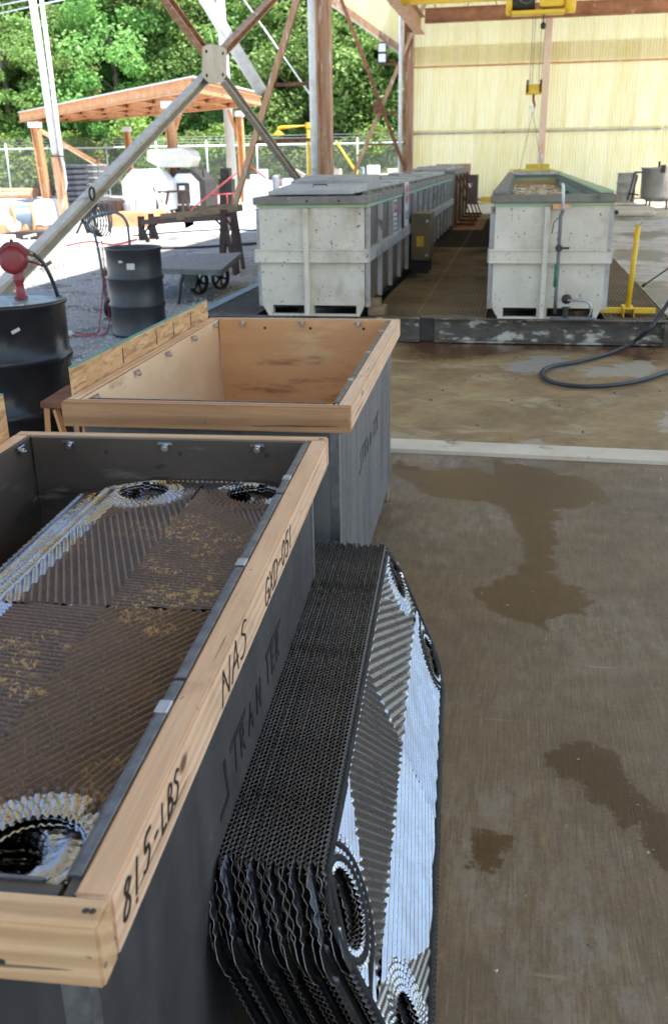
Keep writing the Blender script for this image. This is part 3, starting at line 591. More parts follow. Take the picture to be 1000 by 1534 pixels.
# writing on the rim and the sides (local frame of each crate)
pen = .0052
yo = .05
write('815', (.0006, yo + .022, .938), (0, 1, .04), (0, .3, 1), .047, .0058, M['marker'], rim1, adv=.84, width=1.0)
write('-', (.0006, yo + .150, .944), (0, 1, .06), (0, 0, 1), .03, pen, M['marker'], rim1)
write('LBS', (.0006, yo + .180, .941), (0, 1, .04), (0, .25, 1), .043, pen, M['marker'], rim1, adv=.74, width=.95)
write('NAS', (.0006, yo + .535, .922), (0, 1, .05), (0, .2, 1), .062, pen, M['marker'], rim1, adv=.88, width=1.35)
write('GXD-051', (.0006, yo + .92, .922), (0, 1, .03), (0, .2, 1), .054, pen, M['marker'], rim1, adv=.76, width=1.22)
PX = -.0466
def logo(y0, z0, h, s, par, pn):
    k = MB(); xx = PX + .0006
    for a, b in (((y0, z0 + h * 1.3), (y0 + .02, z0 - .01)), ((y0 + .02, z0 - .01), (y0 - .05, z0 - .012))): k.bar((xx, a[0], a[1]), (xx, b[0], b[1]), .0006, pn * 1.3, (1, 0, 0)) if False else k.bar((xx, a[0], a[1]), (xx, b[0], b[1]), pn * 1.3, .0006, (1, 0, 0))
    k.build('logo_bracket', M['marker'], par)
    for a, b in ((y0 + .05, y0 + .05 + .16 * s), (y0 + .05 + .42 * s, y0 + .05 + .64 * s)): k = MB(); k.bar((xx, a, z0 + h + .012), (xx, b, z0 + h + .012), pn * 1.2, .0006, (1, 0, 0)); k.build('logo_bar', M['marker'], par)
    for chx, yy in (('I', .03), ('R', .10), ('A', .19), ('N', .29), ('I', .42), ('E', .49), ('R', .56)):
        write(chx, (xx, y0 + .05 + yy * s, z0), (0, 1, 0), (0, 0, 1), h, pn * .8, M['marker'], par, curve=False, width=1.0)
logo(yo + .69, .615, .065, .90, side1, .013); logo(.64, .582, .055, 1.0, side2, .012)
for dx, dy in ((-.02, .10), (-.02, .135)):  # bolt heads by the crate corner
    b = MB(); b.cyl((-.12 + dx, .0385, .60 + dy * 1.2), .016, .006, 12, (0, -1, 0)); b.build('bolt_head', M['iron'], crate2)
for n_, (p, ax) in enumerate([((.0006, f * LC1, .93 + .03 * (q % 2)), (1, 0, 0)) for q, f in enumerate((.06, .3, .5, .72, .93))] + [((-.12 - .3 * q, -.0006, .94 + .03 * (q % 2)), (0, -1, 0)) for q in range(3)] + [((-.022 + .008 * (q % 2), .024 + 1.96 * (q // 2), 1.0018), (0, 0, 1)) for q in range(4)]):
    nails = MB(); nails.disc(p, .0045, 8, ax); nails.build('nail_head', M['iron'], crate1)

# ------------------------------------------------------------------ pressed heat exchanger plates
PL, PW, PU, PV, PR = 1.81, .585, .785, .1675, .076
CU, CV, AMP = .10, .13, .0036
def plate_mesh(name, res, flip=1, foul=False, pitch=.0145, eamp=.0034, rim=0.0, resu=None, qs=(112., -8., -8., 55.), ra=1.0):
    AMP = .0036 * ra
    nu = int(PL / (resu or res)); nv = int(PW / res)
    u0, v0 = np.meshgrid(np.linspace(-PL / 2, PL / 2, nu + 1), np.linspace(-PW / 2, PW / 2, nv + 1), indexing='ij')
    av = np.abs(v0); umax = PL / 2 - CU * np.clip((av - (PW / 2 - CV)) / CV, 0, 1)
    s0 = PL / 2 - .32; au = np.abs(u0)
    u = np.sign(u0) * np.where(au < s0, au, s0 + (au - s0) * (umax - s0) / (PL / 2 - s0)); v = v0.copy()
    cx = np.sign(u) * PU; cyy = np.sign(v) * PV; dx, dy = u - cx, v - cyy; d = np.hypot(dx, dy) + 1e-9
    # pull a ring of vertices onto the port edge
    snap = (d < PR) & (d > PR - res * .85); u = np.where(snap, cx + dx / d * PR, u); v = np.where(snap, cyy + dy / d * PR, v)
    dx, dy = u - cx, v - cyy; d = np.hypot(dx, dy) + 1e-9; inside = d < PR - res * .2
    au, av = np.abs(u), np.abs(v); umax = PL / 2 - CU * np.clip((av - (PW / 2 - CV)) / CV, 0, 1)
    ed = np.minimum(PW / 2 - av, (umax - au) * .83)
    th = np.arctan2(dy, dx); w = 2 * np.pi
    # herringbone fields: one rib direction per quadrant
    qa = np.where(u > 0, np.where(v > 0, qs[0], qs[1]), np.where(v > 0, qs[2], qs[3])) * np.pi / 180
    pt = np.where((u > 0) == (v > 0), pitch * 1.05, pitch * .9)
    ph = (-v * -np.sin(qa) * -1 + u * np.cos(qa)) / pt
    if True: ph = (u * np.cos(qa) + v * np.sin(qa)) / pt
    tri = np.arcsin(np.sin(w * ph)) * (2 / np.pi); h = AMP * np.clip(tri * 1.35, -1, 1)
    diag = au > .60 + .22 * np.clip((.16 - av) / .16, -1, 1) * np.where((u > 0), 1, 1)
    h = np.where(diag, AMP * .7 * np.sin(w * (u * .35 * np.sign(u * v) + v * .93) / (pitch * .8)), h)
    n = 40; ring = np.floor((d - PR - .014) / .0145); inr = (d > PR + .014) & (d < PR + .014 + .058 * (np.cos(th - np.where(u > 0, np.pi, 0)) * .4 + .62))
    chk = np.clip(np.sin(n * th + np.pi * ring) * 2.2, -1, 1) * np.clip(np.sin(np.pi * ((d - PR - .014) / .0145 - ring)) * 2, 0, 1)
    h = np.where(inr, AMP * .8 * chk, h)
    h = np.where(d < PR + .013, AMP * np.sin(36 * th), h)
    gro = (ed > .015) & (ed < .036); h = np.where(gro, -AMP * .95, h)
    per = np.where(PW / 2 - av < (umax - au) * .83, u, v + u * .6); lam = .0155
    h = np.where(ed <= .015, eamp * np.sin(w * per / lam), h)
    # a flat bare tab at the port corners
    tab = (np.abs(au - (PL / 2 - .02)) < .035) & (av > PW / 2 - .17) & (av < PW / 2 - .10); h = np.where(tab & (ed < .03), AMP, h)
    co = np.stack([u, v, h * flip], -1).reshape(-1, 3)
    I = np.arange((nu + 1) * (nv + 1)).reshape(nu + 1, nv + 1)
    F = np.stack([I[:-1, :-1], I[1:, :-1], I[1:, 1:], I[:-1, 1:]], -1).reshape(-1, 4)
    keep = ~(inside.ravel()[F].any(1)); F = F[keep]
    used = np.zeros(len(co), bool); used[F.ravel()] = True; idx = np.cumsum(used) - 1
    co = co[used]; F = idx[F]; nreal = len(co)
    if rim:  # sheet thickness along the edges
        ed_ = np.concatenate([np.stack([F[:, k], F[:, (k + 1) % 4]], 1) for k in range(4)]); ky = np.sort(ed_, 1); _, ix, cn_ = np.unique(ky, axis=0, return_index=True, return_counts=True); be = ed_[ix[cn_ == 1]]
        off = co.copy(); off[:, 2] += rim; co = np.concatenate([co, off[be[:, 0]], off[be[:, 1]]]); k0 = nreal + np.arange(len(be)); k1 = k0 + len(be); F = np.concatenate([F, np.stack([be[:, 1], be[:, 0], k0, k1], 1)])
    me = np_mesh(name, co, F); nrim = len(be) if rim else 0
    if nrim: mi = np.zeros(len(F), 'i4'); mi[-nrim:] = 1; me.polygons.foreach_set('material_index', mi) if len(me.polygons) == len(F) else None
    zone = np.zeros_like(u)
    zr = PR + .055; zone = np.where((d < zr) & ~((u > 0) & (v < 0)), 1, zone); zone = np.where(ed < .05, 1., zone); zone = np.where((u > .60) & (v > .0) & (d < .175), np.maximum(zone, np.clip(1.4 - d / .16, 0, 1)), zone)
    zone = np.where(ed < .075, 1., zone)
    if rim == -.001 and ra > 1: zone = np.where((v < 0) & (ed < .08) & (au < .7), 0., zone)
    if not foul: zone = np.where(ed <= .016, 0., 1.)
    if foul:
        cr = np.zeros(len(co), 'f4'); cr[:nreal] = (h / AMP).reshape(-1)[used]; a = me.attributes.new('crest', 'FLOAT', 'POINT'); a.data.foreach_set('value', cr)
    a = me.attributes.new('zone', 'FLOAT', 'POINT'); za = np.ones(len(co), 'f4'); za[:nreal] = zone.reshape(-1)[used]; a.data.foreach_set('value', za)
    return me
def ring_pts(n=48, off=0.0):
    out = []
    corners = [(PL / 2 - CU, PW / 2), (PL / 2, PW / 2 - CV), (PL / 2, -PW / 2 + CV), (PL / 2 - CU, -PW / 2), (-PL / 2 + CU, -PW / 2), (-PL / 2, -PW / 2 + CV), (-PL / 2, PW / 2 - CV), (-PL / 2 + CU, PW / 2)]
    for i in range(8):
        a, b = Vector(corners[i]), Vector(corners[(i + 1) % 8]); k = max(1, int((b - a).length / .03))
        for j in range(k): out.append(a + (b - a) * j / k)
    sh = []
    for p in out:  # move inwards to the gasket groove
        x, y = p; um = PL / 2 - CU * max(0, min(1, (abs(y) - (PW / 2 - CV)) / CV))
        k = Vector((x * (1 - off / (PL / 2)), y * (1 - off / (PW / 2)))); sh.append(k)
    return sh
def gasket(parent):
    def flat(pts, wd, closed=True, z=.0042):
        mb = MB(); N = len(pts); pts = [Vector((p[0], p[1], 0)) for p in pts]
        L = []; 
        for i in range(N):
            a = pts[(i - 1) % N] if closed or i else pts[i]; b = pts[(i + 1) % N] if closed or i < N - 1 else pts[i]
            t = (b - a).normalized(); nrm = Vector((-t.y, t.x, 0)); L.append([pts[i] + nrm * wd * k + Vector((0, 0, zz)) for k, zz in ((-.5, -.003), (-.42, z), (0, z + .0012), (.42, z), (.5, -.003))])
        vs = [q for r_ in L for q in r_]; fs = []
        for i in range(N if closed else N - 1):
            for k in range(4): i2 = (i + 1) % N; fs.append((i * 5 + k, i2 * 5 + k, i2 * 5 + k + 1, i * 5 + k + 1))
        mb.add(vs, fs, True); return mb
    g = flat(ring_pts(off=.0255), .0175)
    for sx, sy in ((-1, 1), (1, -1)):
        ring = [(sx * PU + (PR + .020) * math.cos(q), sy * PV + (PR + .020) * math.sin(q)) for q in [2 * math.pi * i / 48 for i in range(48)]]
        m2 = flat(ring, .0145); g.add(m2.v, m2.f, True)
        cx_, cy_ = sx * PU, sy * PV
        arc = [(cx_ - sx * (.30 - .02), sy * (PW / 2 - .032))] + [(cx_ + (PR + .048) * math.cos(q), cy_ + (PR + .048) * math.sin(q)) for q in [math.atan2(sy, -sx) * 1.0 + (-sy * sx) * -1 * k for k in ()]]
        base = math.atan2(sy * .8, -sx * .6); st_ = []
        for k in range(13):
            q = base + (sx * sy) * (k / 12) * 2.5; st_.append((cx_ + (PR + .046) * math.cos(q), cy_ + (PR + .046) * math.sin(q)))
        e_ = Vector(st_[-1]); arc += st_ + [(sx * (PL / 2 - .032), e_[1] * .82)]
        m3 = flat(arc, .0145, False, .0044); g.add(m3.v, m3.f, True)
    return g.build('gasket', M['rubber'], parent)
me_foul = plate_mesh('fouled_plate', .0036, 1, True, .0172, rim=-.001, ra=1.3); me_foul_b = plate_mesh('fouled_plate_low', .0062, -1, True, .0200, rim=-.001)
me_front = plate_mesh('front_plate', .0031, 1, False, .0235, .0034, rim=-.0009, qs=(66., 102., 43., 96.))
me_a = plate_mesh('pack_plate', .0075, 1, False, .0235, .0037, -.0010, .0024); me_b = plate_mesh('pack_plate_flipped', .0075, -1, False, .0235, .0037, -.0010, .0024)
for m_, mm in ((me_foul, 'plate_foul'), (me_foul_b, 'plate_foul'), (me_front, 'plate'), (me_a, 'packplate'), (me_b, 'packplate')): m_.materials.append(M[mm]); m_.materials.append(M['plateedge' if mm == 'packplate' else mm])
# plates lying in the near crate, the topmost ones slid a little sideways
rp_ = random.Random(5)
axis1 = Matrix.Rotation(RZ1, 3, 'Z')
base_c = C1 + axis1 @ Vector((-.375, LC1 - .047 - .016 - PL / 2, 0))
NS = 34
for i in range(NS):
    k = NS - 1 - i  # 0 is the topmost
    z = .872 - k * .0074
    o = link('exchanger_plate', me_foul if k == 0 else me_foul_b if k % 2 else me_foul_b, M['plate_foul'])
    sh = rp_.uniform(-.004, .004) * (k > 0) if k < 3 else -.075 + rp_.uniform(-.006, .006) if k < 20 else -.03
    o.location = base_c + axis1 @ Vector((sh, -.004 * (k % 3) + (rp_.uniform(-.008, .008) if k else 0), 0)) + Vector((0, 0, z))
    # plate length along world Y: local u -> Y, local v -> -X
    o.rotation_euler = (0, 0, RZ1 + R(90) + (R(rp_.uniform(-.25, .25)) if k else 0) + (R(.9) if 3 <= k < 20 else 0))
    if k % 2: o.rotation_euler[2] += math.pi
    if k == 0: tag(o, 'topmost brown fouled plate of the stack in the near crate', 'metal plate', 'plates lying in the near crate')
    elif k == 1: tag(o, 'second fouled plate down, lying right under the topmost plate of the near crate', 'metal plate', 'plates lying in the near crate')
    else: tag(o, 'fouled ribbed plate lying deeper in the stack inside the near crate', 'metal plate', 'plates lying in the near crate')
for i in range(2):  # bearers the stack lies on
    b = MB(); y = -.55 + i * 1.1; q = base_c + axis1 @ Vector((0, y, 0)); b.box((0, 0, 0), (.62, .14, .872 - NS * .0074 - .11)); o = b.build('timber_bearer', M['timber_old'])
    o.location = (q.x, q.y, .108 + (.872 - NS * .0074 - .11) / 2); o.rotation_euler = (0, 0, RZ1)
    tag(o, 'dark timber bearer under the plate stack, toward the ' + ('front' if i == 0 else 'back') + ' of the crate', 'timber')
# pack of clean plates standing on their long edges, leaning on the crate
NP = 30; PITCHP = .0076; TH = R(22)
gl0 = Vector((-.085, 1.55, 0)); gl1 = Vector((-.168, 2.98, 0)); yd = (gl1 - gl0).normalized(); PRZ = math.atan2(-yd.x, yd.y)
mid = Vector((-.126, 2.235, 0))
udir = yd; vdir = (Vector((0, 0, 1)) * math.cos(TH) - Vector((yd.y, -yd.x, 0)) * math.sin(TH)).normalized(); ndir = udir.cross(vdir).normalized()
for i in range(NP):
    k = i  # 0 nearest the open floor
    off = ndir * (-.0045 - k * PITCHP); drop = off.z; jit = (rp_.uniform(-.0012, .0012) + .0155 * rp_.choice((0, 0, 1, -1, 1, -2)) * (rp_.random() < .7)) if k else 0
    me = me_front if k == 0 else (me_a if k % 2 == 0 else me_b)
    o = link('exchanger_plate', me, M['plate' if k == 0 else 'packplate'])
    lift = rp_.uniform(0, .0030) if k else .001
    # slide along vdir so that the lower edge rests on the floor
    c = mid + off + vdir * (PW / 2 + (.004 - off.z) / vdir.z + lift) + udir * jit
    o.matrix_world = Matrix(((udir.x, vdir.x, ndir.x, c.x), (udir.y, vdir.y, ndir.y, c.y), (udir.z, vdir.z, ndir.z, c.z), (0, 0, 0, 1)))
    if k == 0: tag(o, 'shiny outermost plate of the leaning pack with black gasket on its face', 'metal plate', 'plates standing in the leaning pack'); gasket(o)
    else: tag(o, 'wavy edged plate packed behind the gasketed one in the leaning pack', 'metal plate', 'plates standing in the leaning pack')

# ------------------------------------------------------------------ the open shed
XC, YW = -4.20, 38.5          # left column line, end wall
XR, ZR = 6.4, 8.4
def sheet_mesh(w, h, pitch=.1045, depth=.034, amp_off=0.0):
    n = int(w / pitch * 6); mb = MB(); vs = []
    for i in range(n + 1):
        x = w * i / n; y = depth * .5 * math.sin(2 * math.pi * x / pitch); vs += [(x, y, 0), (x, y, h)]
    mb.add(vs, [(2 * i, 2 * i + 2, 2 * i + 3, 2 * i + 1) for i in range(n)], True); return mb
wall = thing('corrugated_wall', 'tall yellow translucent corrugated wall closing the far end of the shed', 'wall', (0, YW + .14, 0))
SW = .836
rows = [(.27, 2.82, 0), (2.66, 5.70, .036), (5.07, 8.5, .072)]
proto = {}
xs0 = XC + .04; ns = int((XR - xs0) / (SW - .03))
for r, (z0, z1, yo) in enumerate(rows):
    sm = sheet_mesh(SW, z1 - z0).mesh('corrugated_sheet'); sm.materials.append(M['fibre'])
    for i in range(ns):
        o = link('corrugated_sheet', sm, None, wall); o.location = (xs0 + i * (SW - .022), yo + (i % 2) * .016, z0)
for zz, mm in ((2.70, 'whitepole'), (5.0, 'rust')):
    g = MB(); g.bx(XC + .1, XR, -.10, -.03, zz - .03, zz + .03); g.build('girt', M['rustlight' if zz > 4 else 'tankrib'], wall)
g = MB(); g.bx(XC + .1, XR, -.09, -.03, .262, .36); g.build('girt', M['rustcol'], wall)
# gable piece of the wall left of the corner column, above a sloping beam
pa, pb = AY(488, -6, YW), AY(603, 76, YW)
gab = thing('corrugated_gable', 'yellow corrugated infill above the sloping beam left of the corner column', 'wall', (0, YW + .2, 0))
n = 40; vs = []
for i in range(n + 1):
    x = pb.x + .05 + (pa.x - 2.5 - pb.x) * i / n; z = pb.z + (x - pb.x) / (pa.x - pb.x) * (pa.z - pb.z); vs += [(x, .012 * math.sin(x * 83), z), (x, .012 * math.sin(x * 83), 9.6)]
gm = MB(); gm.add(vs, [(2 * i, 2 * i + 1, 2 * i + 3, 2 * i + 2) for i in range(n)], True); gm.build('corrugated_sheet', M['fibre'], gab)
sb = thing('sloping_beam', 'sloping rusty channel under the yellow infill left of the corner column', 'beam', (0, 0, 0))
d_ = (pa - pb); m_ = MB(); m_.channel(pb + Vector((0, -.05, 0)), pb + d_ * 2.2 + Vector((0, -.05, 0)), .14, .22, .03, (0, 0, 1)); m_.build('channel', M['rustcol'], sb)
m_ = MB(); m_.bar(pb + Vector((0, -.2, -.17)), pb + d_ * 2.2 + Vector((0, -.2, -.17)), .05, .07); m_.build('flange', M['galvbrace'], sb)

def column(x, y, label, w=.24, d=.30, top=8.45):
    c = thing('steel_column', label, 'column', (x, y, 0))
    b = MB(); b.ibeam((0, 0, -.02), (0, 0, top), w, d, .03, (1, 0, 0)); b.build('shaft', M['rustcol'], c)
    p = MB(); p.bx(-d / 2 - .08, d / 2 + .08, -w / 2 - .08, w / 2 + .08, -.01, .03); p.build('base_plate', M['rust'], c); return c
column(XC, 21.85, 'broad rust streaked steel column standing behind the lidded white tank')
column(XC, YW - .2, 'rust streaked corner column at the left edge of the yellow wall', .30, .36)
column(XC, 5.4, 'rust streaked column of the left row out of sight beside the camera'); column(XC, -8, 'rust streaked column of the left row behind the camera')
for i, y in enumerate((-8, 7, 21.85, YW - .2)): column(XR, y, ('rearmost', 'second', 'third', 'far')[i] + ' rust streaked column of the right row')
wc = thing('wall_post', 'pale pinkish white post running up the middle of the yellow wall', 'post', (0, 0, 0))
q0, q1 = AY(808, 252, YW - .12), AY(823, 0, YW - .12)
b = MB(); b.channel((q0.x, YW - .16, .26), (q0.x + .05, YW - .16, 8.4), .24, .24, .03, (0, 1, 0)); b.build('channel', mat('pink_white_post', (.66, .52, .42), (.60, .42, .30), 2, .7, stains=(((.62, .30, .13), 1.0, .56, .7), ((.68, .64, .6), 2, .6, .7))), wc)
rf = thing('shed_roof', 'pale sheet roof high over the tanks and crates', 'roof', (0, 0, 0))
nr = 9; ylen = (YW + .6 + 9) / nr
for i in range(nr):
    for k in range(6):
        x0 = XC - .2 + k * (XR - XC + .9) / 6; b = MB(); b.bx(x0, x0 + (XR - XC + .9) / 6 + .03, -9 + i * ylen, -9 + (i + 1) * ylen + .03, ZR + .2 + .03 * (k % 2) + .06 * (i % 2), ZR + .222 + .03 * (k % 2) + .06 * (i % 2))
        b.build('roof_sheet', M['fibre'] if k in (1, 4) else M['roofmetal'], rf)  # unseen translucent strips among the sheets, added to let overhead light down
for y in (-8, -1, 6, 14, 21.85, 30, YW - .2):
    b = MB(); b.ibeam((XC, y, ZR), (XR, y, ZR), .16, .3, .02); b.build('roof_beam', M['rustcol'], rf)

# cross bracing in the left row
gus = thing('cross_brace', 'pale steel cross brace with big gusset plate between the left columns', 'brace', (0, 0, 0))
gc = AX(320, 95, XC)
def arm(px0, px1, ext=1.0, name='brace_arm', w=.10, h=.115, X=XC, m='galvbrace', par=None, side=1):
    a, b_ = AX(*px0, X), AX(*px1, X); b_ = a + (b_ - a) * ext
    k = MB(); k.channel(a, b_, w, h, .014, Vector((0, (b_ - a).normalized().z * -1, (b_ - a).normalized().y)), side); k.build(name, M[m], par or gus); return a, b_
arm((307, 78), (250, 0), 1.6, m='rustcol'); arm((333, 78), (440, -35), 1.15, m='rustcol'); arm((333, 116), (458, 285), 1.1); arm((312, 112), (0, 437), 1.03, h=.125)
k = MB(); a = [AX(x, y, XC + .075) for x, y in ((303, 70), (312, 66), (328, 68), (338, 74), (338, 112), (331, 124), (314, 126), (302, 116))]
vs = [p for p in a] + [p + Vector((.016, 0, 0)) for p in a]; k.add(vs, [tuple(range(8)), tuple(reversed(range(8, 16)))] + [(i, i + 8, (i + 1) % 8 + 8, (i + 1) % 8) for i in range(8)]); k.build('gusset_plate', mat('gusset_paint', (.46, .41, .32), (.36, .32, .25), 5, .6, stains=(((.2, .13, .08), 6, .64, .74),)), gus)
for x, y in ((308, 77), (333, 80), (333, 112), (309, 113)):
    k = MB(); k.cyl(AX(x, y, XC + .09), .02, .02, 8, (1, 0, 0)); k.build('bolt', M['iron'], gus)
k = MB(); p = AX(138, 290, XC + .06); k.tube([p + Vector((0, .06 * math.cos(q), .06 * math.sin(q))) for q in [i * .524 for i in range(12)]], .012, 6, True); k.build('ring', M['iron'], gus)

# outriggers: a raking leg with rungs against an upright pipe
def outrig(label, y, top, foot, z0, pipe, rungs, label_pipe, r=.055):
    t = thing('raking_leg', label, 'strut', (0, 0, 0)); a, b_ = AY(*top, y), AY(*foot, y); d = b_ - a; b2 = a + d * ((a.z - z0) / (a.z - b_.z))
    k = MB(); k.channel(a - d * .3, b2, .13, .11, .016, (0, 1, 0)); k.build('leg', M['rustcol'], t)
    for p, q in rungs: k = MB(); k.bar(AY(*p, y + .02), AY(*q, y + .02), .06, .07); k.build('rung', M['rust'], t)
    pp = thing('vertical_pipe', label_pipe, 'pipe', (0, 0, 0)); a, b_ = AY(*pipe[0], y - .05), AY(*pipe[1], y - .05)
    k = MB(); k.tube([(a.x, y - .05, 9), (a.x, y - .05, 0)], r, 12); k.build('pipe', M['whitepole'], pp); return t
outrig('rusty raking leg with two rungs beside the broad column', 21.8, (447, -8), (350, 312), 0, ((466, 0), (476, 270)), [((412, 127), (474, 125)), ((384, 213), (474, 209))], 'white pipe running up beside the broad column', .085)
outrig('rusty raking leg near the corner column of the yellow wall', YW - .3, (612, 62), (525, 272), 0, ((600, 60), (606, 250)), [((566, 96), (606, 96)), ((573, 169), (606, 167)), ((548, 217), (606, 215))], 'thin white pipe beside the corner column', .075)
rr = thing('tie_rod', 'dark thin brace rod crossing the raking leg by the corner column', 'brace'); k = MB(); a, b_ = AY(511, 0, YW - .6), AY(607, 256, YW - .6); k.bar(a - (b_ - a) * .2, b_, .06, .13); k.build('rod', M['rust'], rr)
kk = MB(); p = AY(565, 161, YW - .66); kk.box(p, (.34, .03, .40)); kk.build('joint_plate', M['rust'], rr)
# crane runway, bridge and hoist
rw = thing('runway_beam', 'rusty runway girder ending on a bracket above the corner column', 'beam'); zz = AY(640, 48, 36.8).z
k = MB(); xr = AY(628, 40, 36.8).x; k.ibeam((xr, 8, zz + .24), (xr, 37.1, zz + .24), .32, .56, .03); k.build('girder', M['rustcol'], rw)
k = MB(); k.bx(XC, xr, 36.95, 37.25, zz + .05, zz + .45); k.build('bracket', M['rust'], rw)
cb = thing('wall_beam', 'long rusty cross beam near the top of the yellow wall', 'beam'); k = MB(); a = AY(636, 24, 37.2); b_ = AY(1000, 7, 37.2); k.ibeam(a, a + (b_ - a) * 1.55, .2, .47, .03); k.build('beam', M['rustbeam'], cb)
for i in range(9):
    k = MB(); x = a.x + .4 + i * 1.05; k.tube([(x, 37.2, a.z + .2), (x + (.35 if i % 2 else -.35), 37.2, a.z + 1.1)], .014, 5); k.build('hanger_rod', M['rustdark'], cb)
br = thing('crane_bridge', 'yellow crane bridge spanning the shed above the hoist', 'crane'); k = MB(); zb = AY(700, 3.0, 31).z; k.bx(xr - .3, 8.0, 30.8, 31.1, zb, zb + .7); k.build('girder', M['yellowhoist'], br)
ho = thing('hoist', 'yellow motor hoist hanging from the crane bridge', 'hoist'); h0, h1 = AY(757, 24, 30.7), AY(862, 0, 30.7)
xa, xb, za, zc = h0.x, h1.x, h0.z, zb
W_ = xb - xa
k = MB(); k.bx(xa + .16, xb - .30, 30.4, 31.0, za, za + .09); k.build('cradle', M['yellowhoist'], ho, .01)
for x0, x1 in ((xa, xa + .17), (xb - .32, xb)): k = MB(); k.lathe([(.0, 0), (.24, 0), (.29, .03), (.29, x1 - x0 - .03), (.24, x1 - x0), (0, x1 - x0)], (x0, 30.7, za + .29), 20, (1, 0, 0)); k.build('end_housing', M['yellowhoist'], ho)
k = MB(); k.cyl((xa + .17, 30.7, za + .31), .19, W_ * .33, 20, (1, 0, 0)); k.build('rope_drum', M['dark'], ho)
k = MB(); k.bx(xa + W_ * .48, xb - .33, 30.35, 31.05, za + .16, za + .62); k.build('gear_case', M['yellowhoist'], ho, .03, 2)
k = MB(); k.bx(xa + .05, xb - .05, 30.5, 30.9, za + .55, zc); k.build('trolley_frame', M['yellowhoist'], ho, .01)
k = MB(); k.tube([(xa + .2 + i * .08, 30.32, za + .55 - .30 * math.sin(i / 9 * math.pi)) for i in range(10)], .016, 6); k.build('cable', M['steelwire'], ho)
hb = thing('hook_block', 'small yellow hook block hanging on wires over the open tank', 'hook block'); hp = AY(799, 134, 30.7); 
k = MB(); k.box(hp, (.48, .24, .27)); k.build('block_body', M['yellowhoist'], hb, .02)
for s in (-1, 1): k = MB(); k.cyl(hp + Vector((s * .19 - .03, 0, .06)), .2, .06, 16, (1, 0, 0)); k.build('sheave', M['dark'], hb)
k = MB(); k.tube([hp + Vector((0, 0, -.1)), hp + Vector((0, 0, -.3)), hp + Vector((.05, 0, -.42)), hp + Vector((0, 0, -.52)), hp + Vector((-.08, 0, -.46))], .035, 8); k.build('hook', M['pump_red'], hb)
for dx, dt in ((-.13, -.13), (-.06, -.06), (.12, .12), (.19, .25)):
    k = MB(); k.tube([hp + Vector((dx, 0, .1)), (hp.x + dt, 30.7, zb)], .008, 5); k.build('wire_rope', M['steelwire'], hb)
k = MB(); k.tube([hp + Vector((.02, 0, -.5)), AY(797, 168, 30.7), AY(778, 254, 26)], .007, 5); k.build('sling', M['steelwire'], hb)
k = MB(); k.tube([hp + Vector((.02, 0, -.5)), AY(797, 168, 30.7), AY(811, 253, 26)], .007, 5); k.build('sling', M['steelwire'], hb)
k = MB(); k.box(AY(796, 165, 30.7), (.10, .08, .2)); k.build('shackle', M['clip'], hb)
pd = thing('limit_weight', 'small black weight on a wire beside the hoist', 'weight'); k = MB(); p = AY(813, 39, 30.7); k.lathe([(0, -.09), (.07, -.06), (.08, .05), (.02, .1), (.01, (zb - p.z))], p, 10); k.build('weight', M['dark'], pd)
# floodlight on the raking leg
fl = thing('floodlight', 'twin lens floodlight fixed high on the far raking leg', 'floodlight'); p = AY(572, 79, YW - .5)
k = MB(); k.box(p + Vector((0, .12, 0)), (.30, .18, .72)); k.build('housing', M['dark'], fl, .03)
for s in (-1, 1): k = MB(); k.box(p + Vector((0, .01, s * .17)), (.26, .05, .27)); k.build('lens', M['lamp'], fl, .01)
k = MB(); k.tube([p + Vector((.1, .15, -.2)), AY(600, 96, YW - .3)], .03, 6); k.build('arm', M['rust'], fl)

# ------------------------------------------------------------------ platform: channels, gratings
ZP = .25
def chan(x0, x1, y, label, z0=0.0):
    t = thing('platform_channel', label, 'steel channel'); k = MB(); k.channel((x0, y, z0 + .125), (x1, y, z0 + .125), .10, .246, .012, (0, 0, 1), 1); k.build('web', M['beamwhite'], t, .003); return t
chan(-3.5, -.955, 9.99, 'short flaking channel edging the platform near the crate'); ch_ = chan(-.80, 1.56, 9.99, 'long black and white flaking channel edging the platform')
k = MB(); k.bx(-.95, -.805, 10.03, 10.06, .0, .235); o = k.build('gap_plate', M['dark']); tag(o, 'dark upright plate standing in for the gap between the two platform channels', 'filler plate')  # dark plate stands in for the open gap between the channels
k = MB(); k.bx(1.50, 1.555, 9.93, 9.98, .0, .245); k.build('end_plate', M['beamwhite'], ch_)
k = MB(); k.bx(1.60, 1.95, 9.80, 10.04, -.01, .22); o = k.build('concrete_block', M['concgray'], None, .02); tag(o, 'stained concrete block at the right end of the platform channel', 'concrete block')
def grating(label, x0, x1, y0, y1, m, px=.038, py=.10, h=.03, near=True):
    t = thing('floor_grating', label, 'grating', (0, 0, 0))
    k = MB(); n = max(2, int((x1 - x0) / px))
    for i in range(n + 1):
        x = x0 + (x1 - x0) * i / n; k.bx(x - .0035, x + .0035, y0, y1, ZP - h, ZP)
    n = int((y1 - y0) / py)
    for i in range(n + 1):
        y = y0 + (y1 - y0) * i / n; k.bx(x0, x1, y - .004, y + .004, ZP - h * .7, ZP + .0012)
    k.build('grating_bars', m, t, kind='stuff')
    f = MB()
    for x in (x0, x1): f.bx(x - .006, x + .006, y0 - .006, y1 + .006, ZP - h - .01, ZP + .003)
    for y in (y0, y1): f.bx(x0 + .006, x1 - .006, y - .006, y + .006, ZP - h - .01, ZP + .003)
    f.build('grating_frame', m, t)
    s = MB()
    for x in (x0 + .05, (x0 + x1) / 2, x1 - .05): s.bx(x - .02, x + .02, y0, y1, .0, ZP - h - .012)
    s.build('bearer', M['rustdark'], t); return t
seam = -1.0
